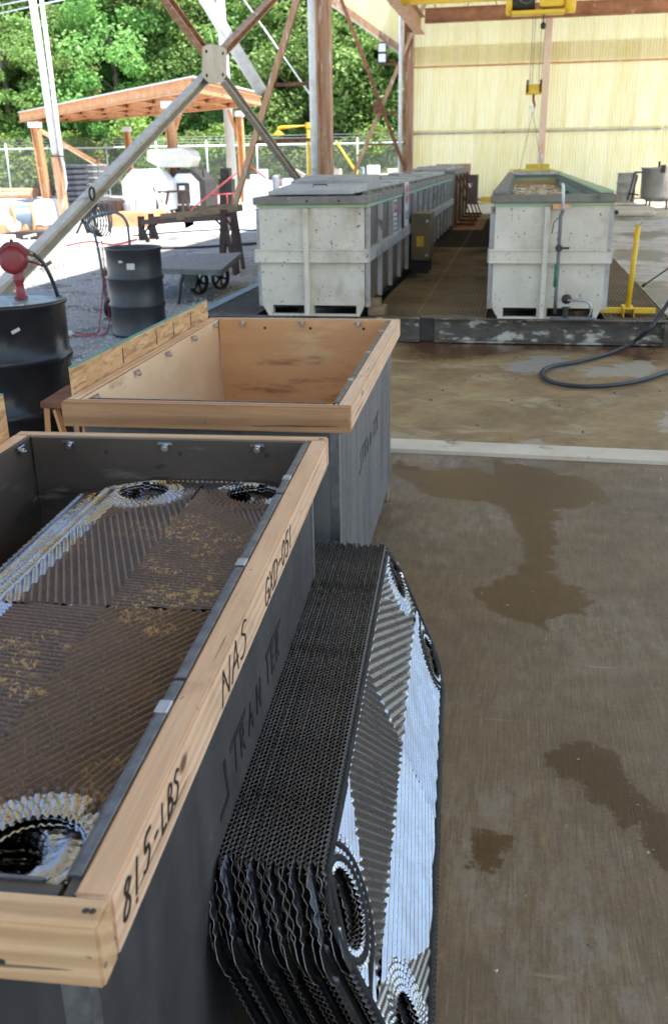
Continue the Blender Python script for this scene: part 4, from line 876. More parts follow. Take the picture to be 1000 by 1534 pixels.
for a_, b_, la in ((-1.49, seam - .01, 'left'), (seam + .01, -.28, 'right')):
    grating('rusty bar grating between the tanks, near panel on the ' + la + ' of the seam', a_, b_, 10.12, 14.4, M['grating'])
    grating('rusty bar grating between the tanks, second panel on the ' + la + ' of the seam', a_, b_, 14.43, 18.4, M['grating'], .04)
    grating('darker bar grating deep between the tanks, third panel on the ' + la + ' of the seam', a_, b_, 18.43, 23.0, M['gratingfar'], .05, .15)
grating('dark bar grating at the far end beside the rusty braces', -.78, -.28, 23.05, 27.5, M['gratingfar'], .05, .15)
k = MB(); k.bx(-1.49, -.80, 23.03, 27.5, ZP - .03, ZP + .004); o = k.build('floor_plate', M['rust']); tag(o, 'rust brown floor plate in front of the braced back tank', 'floor plate')
grating('gray bar grating left of the lidded tank', -3.30, -2.74, 10.12, 14.0, M['gratinggray']); grating('gray bar grating farther back left of the lidded tank', -3.30, -2.74, 14.05, 18.5, M['gratinggray'], .045, .12)
k = MB(); k.bx(-3.46, -3.33, 10.1, 18.5, -.02, ZP + .01); o = k.build('edge_angle', M['bluegray']); tag(o, 'blue gray steel edge of the platform beside the gravel', 'steel edge')
grating('bar grating right of the open tank under the yellow stand', .93, 1.53, 10.12, 15.5, M['grating'])
grating('bar grating right of the open tank, behind the yellow stand panel', .93, 1.53, 15.53, 22, M['grating'], .045, .12)

# ------------------------------------------------------------------ tanks
def tank_shell(t, x0, x1, y0, y1, z0, zt, mf, ms, ribs, open_top, rimh=.10, skew=0.0):
    th = .03; w = x1 - x0; zr0 = zt - rimh
    k = MB(); k.bx(x0, x1, y0, y0 + th, z0 + .10, zr0); k.build('end_panel', mf, t)
    k = MB(); k.bx(x0, x1, y1 - th, y1, z0 + .10, zr0); k.build('end_panel', mf, t)
    for xx, s in ((x0, 1), (x1, -1)):
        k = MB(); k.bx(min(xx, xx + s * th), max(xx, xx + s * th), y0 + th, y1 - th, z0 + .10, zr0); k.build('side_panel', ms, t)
    k = MB(); k.bx(x0 + th, x1 - th, y0 + th, y1 - th, z0 + .10, z0 + .13); k.build('bottom_panel', M['dark'], t)
    # skirt: feet at the corners and under the middle post, dark fork slots between
    xm = x0 + w * .46
    for a_, b_, c_, d_ in ((x0 + .003, x0 + .06, x0 + .115, x0 + .115), (xm - .05, xm - .05, xm + .05, xm + .05), (x1 - .085, x1 - .085, x1 - .05, x1 - .003)):
        # top is wider than the bottom at the outer corners
        k = MB(); tl_, tr_ = (x0 + .003 if a_ < xm - .3 else a_), (x1 - .003 if d_ > xm + .3 else d_); bl_, br_ = (b_, c_)
        k.hexa([(bl_, y0 + .002, z0), (br_, y0 + .002, z0), (br_, y0 + .10, z0), (bl_, y0 + .10, z0), (tl_, y0 + .002, z0 + .10), (tr_, y0 + .002, z0 + .10), (tr_, y0 + .10, z0 + .10), (tl_, y0 + .10, z0 + .10)]); k.build('foot', mf, t)
    k = MB(); k.bx(x0 + .06, x1 - .05, y0 - .004, y0 + .05, z0 - .012, z0 + .010); k.build('base_strip', mf, t)
    k = MB(); k.bx(x0 + .03, x1 - .03, y0 + .5, y1 - .2, z0, z0 + .10); k.build('skid', M['dark'], t)
    # stiffeners on the front: a hat band, a middle post, corner seams
    zb_ = z0 + (zt - z0) * .46; bh_ = .125
    k = MB(); k.bx(x0 - .045, x1 + .045, y0 - .05, y0 - .002, zb_, zb_ + bh_); k.bx(x0 - .045, x1 + .045, y0 - .062, y0 - .05, zb_ + bh_ - .012, zb_ + bh_ + .008); k.bx(x0 - .045, x1 + .045, y0 - .062, y0 - .05, zb_ - .006, zb_ + .012); k.build('band', mf, t, .003)
    k = MB(); k.bx(xm - .025, xm + .025, y0 - .085, y0 - .003, z0 + .0, zr0 - .01); k.build('post', mf, t, .004)
    for xx, s in ((x0, -1), (x1, 1)):
        k = MB(); k.bx(min(xx + s * .002, xx + s * .06), max(xx + s * .002, xx + s * .06), y0 - .04, y1, zb_, zb_ + bh_); k.build('band', M['tankrib'], t, .003)
    y = y0 + .06; i = 0
    while y < y1 - .1:
        for xx, s in ((x0, -1), (x1, 1)):
            k = MB(); k.bx(min(xx + s * .002, xx + s * .05), max(xx + s * .002, xx + s * .05), y, y + .045, zb_ + bh_ + .002, zr0 - .012); k.build('rib', M['tankrib'], t)
            k = MB(); k.bx(min(xx + s * .002, xx + s * .05), max(xx + s * .002, xx + s * .05), y, y + .045, z0 + .08, zb_ - .002); k.build('rib', M['tankrib'], t)
        y += ribs; i += 1
    # rim: a heavy angle all round
    o_ = .05; wd = .11
    for nm, a_ in (('f', (x0 - o_, x1 + o_, y0 - o_, y0 + wd)), ('b', (x0 - o_, x1 + o_, y1 - wd, y1 + o_)), ('l', (x0 - o_, x0 + wd, y0 + wd + .001, y1 - wd - .001)), ('r', (x1 - wd, x1 + o_, y0 + wd + .001, y1 - wd - .001))):
        k = MB(); k.bx(a_[0], a_[1], a_[2], a_[3], zr0 + .025, zt); k.build('rim', M['tankrim'], t, .008, 2)
    k = MB(); k.bx(x0 - .02, x1 + .02, y0 - .025, y0 + .02, zr0 - .003, zr0 + .022); k.build('rim_seal', M['tankgreen'], t)
    k = MB(); k.bx(x1 + .002, x1 + .035, y0, y1, zr0 - .008, zr0 + .022); k.build('rim_seal', M['tankgreen'], t)
XL0, XL1, YL0, YL1, ZT = -2.63, -1.53, 9.95, 23.2, 1.46
tl = thing('dip_tank', 'long white steel tank with gray lid panels and danger signs on its side', 'tank')
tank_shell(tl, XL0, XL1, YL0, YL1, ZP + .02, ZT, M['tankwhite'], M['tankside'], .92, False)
y = YL0 + .22; i = 0; rl = random.Random(4)
while y < YL1 - .5:
    ln = 1.05; k = MB(); up = .05 + .03 * (i % 2) + (.05 if i == 1 else 0); tl_ = .05 if i in (0, 1) else rl.uniform(-.01, .02)
    k.hexa([(XL0 + .05, y, ZT + .012), (XL1 - .16, y, ZT + .012), (XL1 - .16, y + ln, ZT + .012), (XL0 + .05, y + ln, ZT + .012), (XL0 + .05, y, ZT + up), (XL1 - .16, y, ZT + up + tl_ * .3), (XL1 - .16, y + ln, ZT + up + tl_), (XL0 + .05, y + ln, ZT + up + tl_)])
    lo = k.build('lid_panel', M['lid'], tl, .006)
    if i % 2 == 0:
        hk = MB(); hk.tube([(-2.2, y + ln / 2, ZT + up), (-2.2, y + ln / 2, ZT + up + .05), (-2.05, y + ln / 2, ZT + up + .05), (-2.05, y + ln / 2, ZT + up)], .008, 6); hk.build('lift_handle', M['iron'], lo)
    y += ln + .03; i += 1
k = MB(); k.bx(XL0 + .05, XL1 - .06, YL0 + .13, YL0 + .21, ZT - .12, ZT + .005); k.build('gap_strip', M['dark'], tl)  # dark strip stands in for the gap between rim and first lid
for i in range(22):
    yy = YL0 + .5 + i * .56; k = MB(); k.bx(XL1 - .09, XL1 - .03, yy, yy + .22, ZT + .002, ZT + .03); k.build('hinge_block', M['tankrim'], tl)
k = MB(); k.cyl((XL0 + .52, YL0 - .05, ZT - .04), .013, .01, 8, (0, -1, 0)); k.build('rim_bolt', M['iron'], tl)
k = MB(); k.cyl((XL1 - .25, YL0 - .05, ZT - .04), .013, .01, 8, (0, -1, 0)); k.build('rim_bolt', M['iron'], tl)
def sign(label, p, w, h, redh, text, small):
    s = thing('warning_sign', label, 'sign', p, R(90)); k = MB(); k.bx(-w / 2, w / 2, -.006, 0, -h / 2, h / 2); k.build('board', M['signwhite'], s)
    k = MB(); zc = h / 2 - redh / 2 - .02
    if redh > .18: k.add([(w * .43 * math.cos(a), -.0075, zc + redh / 2 * math.sin(a)) for a in [2 * math.pi * i / 24 for i in range(24)]], [tuple(range(24))])
    else: k.add([(-w * .42, -.0075, zc - redh / 2), (w * .42, -.0075, zc - redh / 2), (w * .42, -.0075, zc + redh / 2), (-w * .42, -.0075, zc + redh / 2)], [(0, 1, 2, 3)])
    k.build('red_field', M['signred'], s)
    def txt(tx, z, size, m):
        fc = bpy.data.curves.new('t', 'FONT'); fc.body = tx; fc.size = size; fc.align_x = 'CENTER'; fc.align_y = 'CENTER'
        to = bpy.data.objects.new('t', fc); COL.objects.link(to); dg = bpy.context.evaluated_depsgraph_get(); me = bpy.data.meshes.new_from_object(to.evaluated_get(dg)); bpy.data.objects.remove(to)
        me.transform(Matrix.Translation((0, -.009, z)) @ Matrix.Rotation(R(90), 4, 'X')); link('lettering', me, m, s)
    txt('DANGER', zc, w * .19, M['signwhite']); 
    if not small: txt(text, -h / 2 + (h - redh) * .46, w * .36, M['ink'])
    if small:
        k = MB()
        for j in range(5): z = -h / 2 + .05 + j * .055; k.add([(-w * .36, -.0078, z), (w * (.36 - .05 * (j % 3)), -.0078, z), (w * (.36 - .05 * (j % 3)), -.0078, z + .016), (-w * .36, -.0078, z + .016)], [(0, 1, 2, 3)])
        k.build('small_print', M['ink'], s, kind='stuff')
XS = XL1 + .058
pA = AX(591, 326, XS); pB = AX(610, 296, XS); pB2 = AX(610, 316, XS)
sign('narrow red and white danger sign, the nearer one on the tank side', (XS, pA.y, pA.z), .34, .42, .13, 'CAUSTIC', True)
sign('larger danger sign with red oval, right of the narrow one on the tank side', (XS, AX(608, 306, XS).y, AX(608, 306, XS).z), .42, .56, .26, 'ACID', False)
k = MB(); k.bx(XL1 + .02, XL1 + .20, YL0 + .10, YL0 + .32, ZP + .005, ZP + .10); k.bx(XL1 + .02, XL1 + .14, YL0 + .14, YL0 + .30, ZP + .101, ZP + .17); o = k.build('wood_blocks', M['timber_old'], None, .004); o.name = 'wood_block'; tag(o, 'old wood block wedged against the front corner of the lidded tank', 'wood block')
cbx = thing('control_box', 'brown steel control box with yellow sticker beside the lidded tank', 'control box'); YB = 13.9; pb0 = AY(623, 390, YB); pb1 = AY(644, 320, YB)
k = MB(); k.bx(XL1 + .064, pb1.x, YB, YB + .75, pb0.z, pb1.z); k.build('cabinet', M['boxbrown'], cbx, .012, 2)
k = MB(); cx_ = (XL1 + .064 + pb1.x) / 2; k.bx(cx_ - .055, cx_ + .045, YB - .008, YB - .001, pb0.z + .19, pb0.z + .33); k.build('sticker', M['yellowsticker'], cbx)
for z in (pb1.z - .10, pb0.z + .07): k = MB(); k.cyl((pb1.x - .04, YB, z), .016, .04, 10, (0, -1, 0)); k.build('latch', M['clip'], cbx)
k = MB(); k.bx(XL1 + .064, pb1.x - .02, YB + .1, YB + .2, ZP + .005, pb0.z - .001); k.build('foot', M['dark'], cbx); k = MB(); k.bx(XL1 + .064, pb1.x - .02, YB + .55, YB + .65, ZP + .005, pb0.z - .001); k.build('foot', M['dark'], cbx)
# second tank behind, with raking rusty braces
t2 = thing('dip_tank', 'rust stained tank behind the lidded one with raking braces', 'tank'); x0, x1, y0, y1 = -2.5, -1.52, 23.6, 30.2
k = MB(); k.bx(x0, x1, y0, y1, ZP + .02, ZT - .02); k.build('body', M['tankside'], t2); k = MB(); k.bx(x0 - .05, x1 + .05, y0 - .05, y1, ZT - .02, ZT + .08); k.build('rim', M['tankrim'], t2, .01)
k = MB(); k.bx(x0, x1 - .28, y0 - .012, y0 - .002, ZP + .02, ZT - .04); k.build('end_panel', M['tankrib'], t2)
k = MB(); k.bx(x1 - .09, x1 + .01, y0 - .03, y0 - .002, ZP, ZT - .03); k.build('corner_post', M['rust'], t2)
for i in range(5):
    k = MB(); k.bx(x0 + .0, x1 - .15, y0 + .2 + i * 1.25, y0 + 1.3 + i * 1.25, ZT + .082, ZT + .14 + .03 * (i % 2)); k.build('lid_panel', M['lid'], t2, .006)
for i in range(4):
    y = y0 + .9 + i * 1.6; k = MB(); k.bar((x1 + .04, y, ZT - .06), (x1 + .46, y, ZP + .03), .035, .045, (0, 1, 0)); k.build('brace', M['rust'], t2)
    k = MB(); k.bar((x1 + .01, y, ZP + .04), (x1 + .5, y, ZP + .04), .05, .06); k.build('brace_foot', M['rust'], t2)
    k = MB(); k.bx(x1 + .002, x1 + .05, y - .03, y + .03, ZP + .02, ZT - .03); k.build('rib', M['rust'], t2)
cab = thing('cabinet', 'dark brown cabinet with white tag against the yellow wall', 'cabinet'); c0, c1_ = AY(696, 293, 36), AY(715, 262, 36)
k = MB(); k.bx(c0.x - .2, c1_.x, 36, 36.9, .264, c1_.z); k.build('body', M['rustdark'], cab, .01); k = MB(); k.bx(c1_.x - .32, c1_.x - .18, 35.99, 35.998, c1_.z - .42, c1_.z - .28); k.build('tag', M['paper'], cab)
k = MB(); a = AY(653, 246, 37); b_ = AY(704, 262, 37); k.bx(a.x, b_.x, 37, 37.1, .264, a.z); o = k.build('leaning_steel_sheet', M['rustcol']); tag(o, 'rusty steel panel standing behind the braced back tank', 'steel panel')
k = MB(); k.bx(-1.4, -.3, 37.8, 38.2, .264, .44); o = k.build('yellow_sill', M['yellowhoist']); tag(o, 'low yellow sill at the foot of the yellow wall', 'sill')
# open tank on the right
XR0, XR1, YR0, YR1, ZT2 = -.215, .875, 9.93, 22.0, 1.46
tr = thing('dip_tank', 'long white steel tank, open, full of cloudy liquid, pipe down its front', 'tank')
tank_shell(tr, XR0, XR1, YR0, YR1, ZP + .02, ZT2, M['tankwhite'], M['tankwhite'], 1.1, True)
lin = .022
for a_ in ((XR0 + .031, XR0 + .06, YR0 + .04, YR1 - .04), (XR1 - .06, XR1 - .031, YR0 + .04, YR1 - .04), (XR0 + .061, XR1 - .061, YR1 - .3, YR1 - .27), (XR0 + .061, XR1 - .061, YR0 + .031, YR0 + .06)):
    k = MB(); k.bx(*a_, .6, ZT2 - .06); k.build('liner', M['tankgreen'], tr)
lq = sheet('liquid', XR0 + .062, XR1 - .062, YR0 + .07, YR1 - .31, ZT2 - .20, .06, M['liquid'], {}, None); lq.parent = tr
for v in lq.data.vertices: v.co.z += .025 * mnoise.noise(Vector((v.co.x * 7, v.co.y * 7, 0))) + .02 * mnoise.noise(Vector((v.co.x * 19, v.co.y * 19, 3)))
k = MB(); k.bx(XR0 + .1, XR1 - .1, YR1 - .50, YR1 - .44, ZT2 - .21, ZT2 - .12); k.build('weir_board', M['rustlight'], tr)
for xx in (XR0, XR1):
    k = MB(); s = 1 if xx == XR0 else -1; k.bx(min(xx - s * .04, xx + s * .10), max(xx - s * .04, xx + s * .10), YR0 + .12, YR1 - .1, ZT2 + .002, ZT2 + .03); k.build('rim_cap', M['tankgreen'] if s < 0 else M['tankrim'], tr, .006)
pp = thing('feed_pipe', 'gray feed pipe with valves climbing the front of the open tank', 'pipe'); yp = YR0 - .15
def pt(px, py): return AY(px, py, yp)
k = MB(); k.tube([pt(830, 470), pt(832, 440), pt(838, 345), pt(839, 325), pt(843, 315)], .018, 10); k.build('riser', M['pipegray'], pp)
k = MB(); k.tube([pt(843, 312), pt(843, 278), AY(842, 276, yp + .3)], .014, 8); k.build('white_hose', M['whitepole'], pp)
k = MB(); k.tube([pt(831, 430), pt(833, 396)], .022, 10); k.build('green_sleeve', mat('green_sleeve', (.02, .16, .09), None, 9, .5), pp)
k = MB(); k.bx(pt(828, 310).x, pt(853, 310).x, YR0 - .12, YR0 - .052, pt(840, 313).z, pt(840, 306).z); k.build('clamp_board', M['rustlight'], pp)
k = MB(); p = pt(836, 371); k.cyl(p - Vector((0, .03, 0)), .035, .05, 12, (0, -1, 0)); k.bar(p + Vector((0, -.05, 0)), p + Vector((.10, -.06, 0)), .02, .02); k.build('valve', M['iron'], pp)
k = MB(); p = pt(848, 449); k.lathe([(.0, 0), (.045, 0), (.05, .02), (.035, .05), (0, .055)], p + Vector((0, .06, 0)), 14, (0, -1, 0)); k.build('flange', M['iron'], pp)
k = MB(); k.tube([pt(849, 450), pt(865, 450), pt(880, 452), pt(884, 458), pt(884, 470), pt(878, 478)], .011, 8); k.build('drain_tube', M['galv'], pp)
k = MB(); p = pt(846, 470); k.cyl(p - Vector((0, 0, .04)), .025, .09, 10); k.cyl(p + Vector((0, 0, .05)), .04, .015, 12); k.build('drain_valve', M['iron'], pp)
k = MB(); k.tube([pt(822, 478), pt(890, 478)], .018, 8); k.build('drain_pipe', M['pipegray'], pp); k = MB(); k.tube([pt(826, 350), pt(829, 333), pt(836, 326)], .005, 6); k.build('wire', M['black_cable'], pp)
# yellow tank behind the open one
ty = thing('dip_tank', 'yellow lined tank behind the open white one', 'tank'); x0, x1, y0, y1 = -.25, .9, 22.6, 29.0; zt = 1.49
for a_ in ((x0, x0 + .06, y0, y1), (x1 - .06, x1, y0, y1), (x0 + .061, x1 - .061, y0, y0 + .06), (x0 + .061, x1 - .061, y1 - .06, y1)):
    k = MB(); k.bx(*a_, ZP + .02, zt - .04); k.build('side_panel', M['tankyellow'], ty)
    k = MB(); k.bx(a_[0] - .02, a_[1] + .02, a_[2] - .02, a_[3] + .02, zt - .038, zt + .01 + .002 * (a_[1] - a_[0] > .5)); k.build('rim', M['tankrib'] if a_[3] < 23 else M['tankyellow'], ty)
k = MB(); k.bx(x0 + .07, x1 - .07, y0 + .07, y1 - .07, 1.0, 1.02); k.build('liquid', M['tankyellow'], ty)
k = MB(); p0, p1 = AY(787, 246, 29.3), AY(822, 251, 29.3); k.bx(p0.x, p1.x, 29.25, 29.35, ZP + .02, p0.z); o = k.build('orange_board', M['yellowhoist']); tag(o, 'orange board standing upright behind the yellow tank', 'board')
# right side: weathered drum, stainless vat, stand, kerb
def drum(name, label, p, r, h, m, lid=None, ribs=(.36, .66), n=40, open_top=False, tilt=0.0):
    t = thing(name, label, 'drum', p); b = .012; pr = [(r * .97, 0), (r, .004), (r, .02), (r - .006, .03)]
    for f in ribs: z = h * f; pr += [(r - .006, z - .035), (r + .006, z - .016), (r + .010, z), (r + .006, z + .016), (r - .006, z + .035)]
    pr += [(r - .006, h - .035), (r + .003, h - .026), (r + .006, h - .014), (r + .003, h - .002), (r - .004, h)]
    if open_top: pr += [(r - .012, h - .002), (r - .014, h - .03), (r - .014, .03), (0, .028)]
    k = MB(); k.lathe(pr, (0, 0, 0), n); k.disc((0, 0, .0), r * .97, n, (0, 0, -1)); k.build('shell', m, t)
    if lid: k = MB(); k.lathe([(r - .004, h), (r - .010, h - .004), (r - .016, h - .014), (r * .8, h - .011), (r * .5, h - .014), (0, h - .013)], (0, 0, 0), n); k.build('lid', lid, t)
    return t
dr = AY(935, 302, 28); drum('steel_drum', 'weathered steel drum by the yellow wall, right of the open tank', (dr.x, 28, .62), .25, .76, M['drumsteel'], M['drumlid'] if 'drumlid' in M else M['drum_lid'], open_top=False)
vt = thing('stainless_vat', 'round stainless vat on legs near the yellow wall', 'vat', (AY(985, 300, 28).x, 28, .45)); k = MB(); k.lathe([(0, .18), (.30, .20), (.46, .27), (.48, .34), (.50, 1.02), (.53, 1.03), (.53, 1.06), (.49, 1.06), (.47, .4), (0, .32)], (0, 0, 0), 40); k.build('bowl', M['stainless'], vt)
for a in range(4): k = MB(); k.tube([(.36 * math.cos(a * 1.57 + .5), .36 * math.sin(a * 1.57 + .5), .24), (.38 * math.cos(a * 1.57 + .5), .38 * math.sin(a * 1.57 + .5), 0)], .025, 8); k.build('leg', M['pipegray'], vt)
k = MB(); k.cyl((-.12, -.45, 1.05), .03, .16, 8); k.box((-.02, -.5, 1.02), (.12, .06, .2)); k.build('bracket', M['iron'], vt)
k = MB(); k.bx(-.6, .5, -.45, .45, -.2, 0); k.build('plinth', M['concgray'], vt)
fs_ = thing('drum_stand', 'black steel frame leaning between the drum and the vat', 'stand'); 
for a, b_ in (((939, 300), (950, 258)), ((944, 303), (954, 262)), ((950, 258), (962, 258)), ((940, 290), (956, 292))): k = MB(); k.tube([AY(*a, 27.6), AY(*b_, 27.6)], .025, 6); k.build('frame_bar', M['iron'], fs_)
k = MB(); k.bx(1.75, 3.55, 26.4, 28.8, .25, .55); o = k.build('concrete_plinth', M['concgray'], None, .12, 3); tag(o, 'low pale concrete plinth under the weathered drum', 'plinth')
k = MB(); p = AY(922, 318, 26.38); k.cyl(p, .06, .03, 12, (0, -1, 0)); o2 = k.build('drain_hole', M['dark'], o)
# yellow stand
ys = thing('yellow_stand', 'yellow post on a cross shaped foot beside the open tank', 'stand', (1.165, 10.28, ZP + .004))
k = MB(); tp = AY(955, 338, 10.2) - Vector((1.165, 10.28, ZP + .004)); k.tube([(0, 0, .05), tp], .026, 14); k.build('post', M['yellow'], ys)
k = MB(); k.tube([tp + Vector((.030 * math.cos(a), -.01, .035 + .030 * math.sin(a))) for a in [i * .3927 for i in range(16)]], .006, 6, True); k.build('eye', M['galv'], ys)
k = MB(); k.bx(-.275, .275, -.03, .03, .025, .078); k.build('foot_bar', M['yellow'], ys, .003)
k = MB(); k.channel((0, -.16, .045), (0, .20, .045), .10, .085, .008, (1, 0, 0), -1); q = k.build('foot_bar', M['yellow'], ys)
k = MB(); k.bx(-.055, .055, -.14, .16, .081, .089); k.bx(-.055, -.047, -.14, .16, .0, .081); k.bx(.047, .055, -.14, .16, .0, .081); q.data = k.mesh('foot_bar'); q.data.materials.append(M['yellow'])
# hose and spray lance
def spline(pts, n=8):
    o = []
    for i in range(len(pts) - 1):
        a, b, c, d = [Vector(pts[max(0, min(len(pts) - 1, i + j))]) for j in (-1, 0, 1, 2)]
        for j in range(n):
            t = j / n; o.append(.5 * ((2 * b) + (c - a) * t + (2 * a - 5 * b + 4 * c - d) * t * t + (3 * b - a - 3 * c + d) * t ** 3))
    o.append(Vector(pts[-1])); return o
hz = .022
hp_ = [AY(1010, 440, 9.75), AY(985, 475, 9.72), AY(970, 494, 9.65), G(945, 514, .06), G(915, 528, hz), G(868, 541, hz), G(826, 549, hz), G(811, 559, hz), G(826, 572, hz), G(870, 579, hz), G(925, 576, hz), G(965, 568, hz), G(1012, 553, hz)]
k = MB(); k.tube(spline(hp_, 10), .020, 10); o = k.build('hose', M['black_cable']); tag(o, 'black rubber hose looped on the stained floor by the platform', 'hose')
lance = thing('spray_lance', 'thin black spray lance pointing at the pale floor behind the platform', 'lance'); k = MB(); a, b_ = AY(964, 427, 12.2), AY(1010, 395, 11.9); k.tube([a, b_], .009, 8); k.build('tube', M['black_cable'], lance); k = MB(); k.tube([a - (b_ - a) * .06, a + (b_ - a) * .03], .017, 8); k.build('nozzle', M['dark'], lance)

# ------------------------------------------------------------------ drums and tools at the left
_p = G(86, 456, 1.15); D1 = Vector((_p.x - .36, _p.y + .16, .27)); d1 = drum('oil_drum', 'glossy black drum with red hand pump standing on its lid', D1, .296, .88, M['drum_black'], M['drum_lid'], (.345, .665), 56)
k = MB(); k.box(Vector((.165, -.247, .76)), (.045, .004, .016), Matrix.Rotation(R(33.5), 3, 'Z') @ Matrix.Rotation(R(-24), 3, 'Y')); k.build('label', M['paper'], d1)
for bx_, by_, br_ in ((.12, -.12, .035), (-.14, .1, .022)): k = MB(); k.lathe([(br_, .862), (br_, .876), (br_ * .7, .879), (br_ * .6, .872), (0, .872)], (bx_, by_, 0), 14); k.build('bung', M['galv'], d1)
pu = thing('drum_pump', 'red rotary hand pump with crank and black hose on the black drum', 'pump', G(32, 447, 1.143)); 
k = MB(); k.lathe([(0, 0), (.05, 0), (.05, .014), (.036, .022), (.03, .11), (.040, .125), (.044, .15), (.036, .16), (.040, .2)], (0, 0, 0), 20); k.build('stem', M['pump_red'], pu)
pu.scale = (.72, .72, .72)
ax_ = Vector((.32, -.94, 0)).normalized()
k = MB(); c_ = Vector((-.02, -.0, .275)); k.lathe([(0, -.07), (.085, -.07), (.098, -.055), (.098, .045), (.088, .06), (.088, .068), (.06, .074), (0, .074)], c_, 28, ax_); k.build('body', M['pump_red'], pu)
k = MB(); sx = Vector((.94, .32, 0)); vv = [c_ + sx * a + Vector((0, 0, b_)) + ax_ * cc for cc in (-.05, .04) for a, b_ in ((-.115, .03), (-.115, .062), (-.04, .125), (.04, .125), (.115, .062), (.115, .03))]
k.add(vv, [tuple(range(6)), tuple(reversed(range(6, 12)))] + [(i, i + 6, (i + 1) % 6 + 6, (i + 1) % 6) for i in range(6)]); k.build('head', M['pump_red'], pu, .006, 2)
k = MB(); k.cyl(c_ + Vector((0, 0, .125)), .013, .02, 10); k.build('vent_cap', M['iron'], pu)
for s in (-1, 1): k = MB(); k.tube([c_ + sx * s * .10 + Vector((0, 0, .05)), c_ + sx * s * .145 + Vector((0, 0, .035))], .021, 10); k.build('fitting', M['brass'], pu)
k = MB(); k.tube(spline([c_ + sx * .145 + Vector((0, 0, .035)), c_ + sx * .19 + Vector((0, .02, -.02)), c_ + sx * .225 + Vector((0, .04, -.12)), c_ + sx * .235 + Vector((0, .1, -.27)), c_ + sx * .225 + Vector((0, .14, -.42))], 6), .0145, 10); k.build('hose', M['black_cable'], pu)
k = MB(); q0 = c_ - ax_ * .075; k.tube([q0, q0 - ax_ * .03, q0 - ax_ * .03 + sx * .12 + Vector((0, 0, -.03)), q0 - ax_ * .03 + sx * .19 + Vector((0, 0, -.06))], .009, 8); k.build('crank', M['pump_red'], pu)
k = MB(); q1 = q0 - ax_ * .03 + sx * .19 + Vector((0, 0, -.06)); k.tube([q1, q1 + sx * .03 + Vector((0, 0, .012)), q1 + sx * .06 + Vector((0, 0, .03))], .013, 8); k.build('crank_grip', M['timber_old'], pu)
def arcword(s, r): pass
D2 = Vector((-4.14, 10.20, 0)); d2 = drum('oil_drum', 'open dark gray drum with two paper stickers standing on gravel', D2, .305, .95, M['drum_gray'], None, (.35, .665), 48, True)
for (dx, z, w, h) in ((.075, .765, .085, .065), (-.035, .815, .045, .022)):
    a = math.asin(dx / .303) ; k = MB(); k.box((dx, -math.sqrt(.302 ** 2 - dx * dx) - .0, z), (w, .004, h), Matrix.Rotation(a, 3, 'Z')); k.build('sticker', M['paper'], d2)
k = MB(); k.disc((0, 0, .5), .27, 30); k.build('contents', M['rust'], d2)
# hand truck handle and chain behind the gray drum
ht = thing('hand_truck', 'hand truck with a looped gray tube handle behind the gray drum', 'hand truck'); YH = 11.2
k = MB(); k.tube(spline([AY(160, 460, YH), AY(152, 400, YH), AY(142, 352, YH), AY(132, 340, YH), AY(137, 327, YH), AY(165, 319, YH), AY(176, 319, YH), AY(188, 330, YH), AY(193, 352, YH), AY(200, 440, YH)], 6), .018, 8); k.build('handle', M['grayblue'], ht)
k = MB(); k.bar(AY(158, 448, YH), AY(200, 444, YH), .03, .03); k.build('crossbar', M['grayblue'], ht)
for px in (162, 198):
    p = AY(px, 470, YH); k = MB(); k.lathe([(.03, -.03), (.10, -.03), (.12, 0), (.10, .03), (.03, .03)], (p.x, YH + .05, .118), 20, (1, 0, 0)); k.build('wheel', M['rubber'], ht)
k = MB(); p = AY(160, 470, YH); k.bx(p.x, p.x + .35, YH - .1, YH + .12, .005, .02); k.build('toe_plate', M['grayblue'], ht)
def chain(pts, lk, r, m, name, parent):
    k = MB(); pts = spline(pts, 14); acc = 0; last = pts[0]; i = 0
    for a, b_ in zip(pts[:-1], pts[1:]):
        acc += (b_ - a).length
        if acc >= lk:
            acc = 0; d = (b_ - a).normalized(); c = b_; s = d.cross(Vector((0, 1, 0)) if i % 2 else Vector((1, 0, .3))).normalized()
            k.tube([c + d * lk * .62 * math.cos(t) + s * lk * .34 * math.sin(t) for t in [j * .785 for j in range(8)]], r, 4, True); i += 1
    return k.build(name, m, parent, kind='stuff')
hc = thing('chain_hoist', 'red hand chain hanging behind the gray drum and trailing on gravel', 'chain'); YC = 10.75
chain([AY(147, 240, YC + 2), AY(150, 330, YC), AY(157, 405, YC)], .030, .0045, M['chain_steel'], 'load_chain', hc)
chain([AY(156, 412, YC), AY(154, 440, YC), AY(151, 470, YC), G(147, 497, .02), G(128, 500, .02), G(106, 497, .02), G(112, 503, .02), G(135, 503, .02), G(158, 500, .02), AY(164, 480, YC), AY(161, 450, YC), AY(158, 416, YC)], .028, .005, M['chain_red'], 'hand_chain', hc)
k = MB(); k.box(AY(157, 409, YC), (.05, .05, .07)); k.build('hook_body', M['rust'], hc)
k = MB(); p = G(102, 500, .03); k.box(p, (.14, .09, .06), Matrix.Rotation(.4, 3, 'Z')); o = k.build('rag', M['paper'], None, .02, 2); tag(o, 'crumpled pale rag on gravel at the end of the red chain', 'rag')
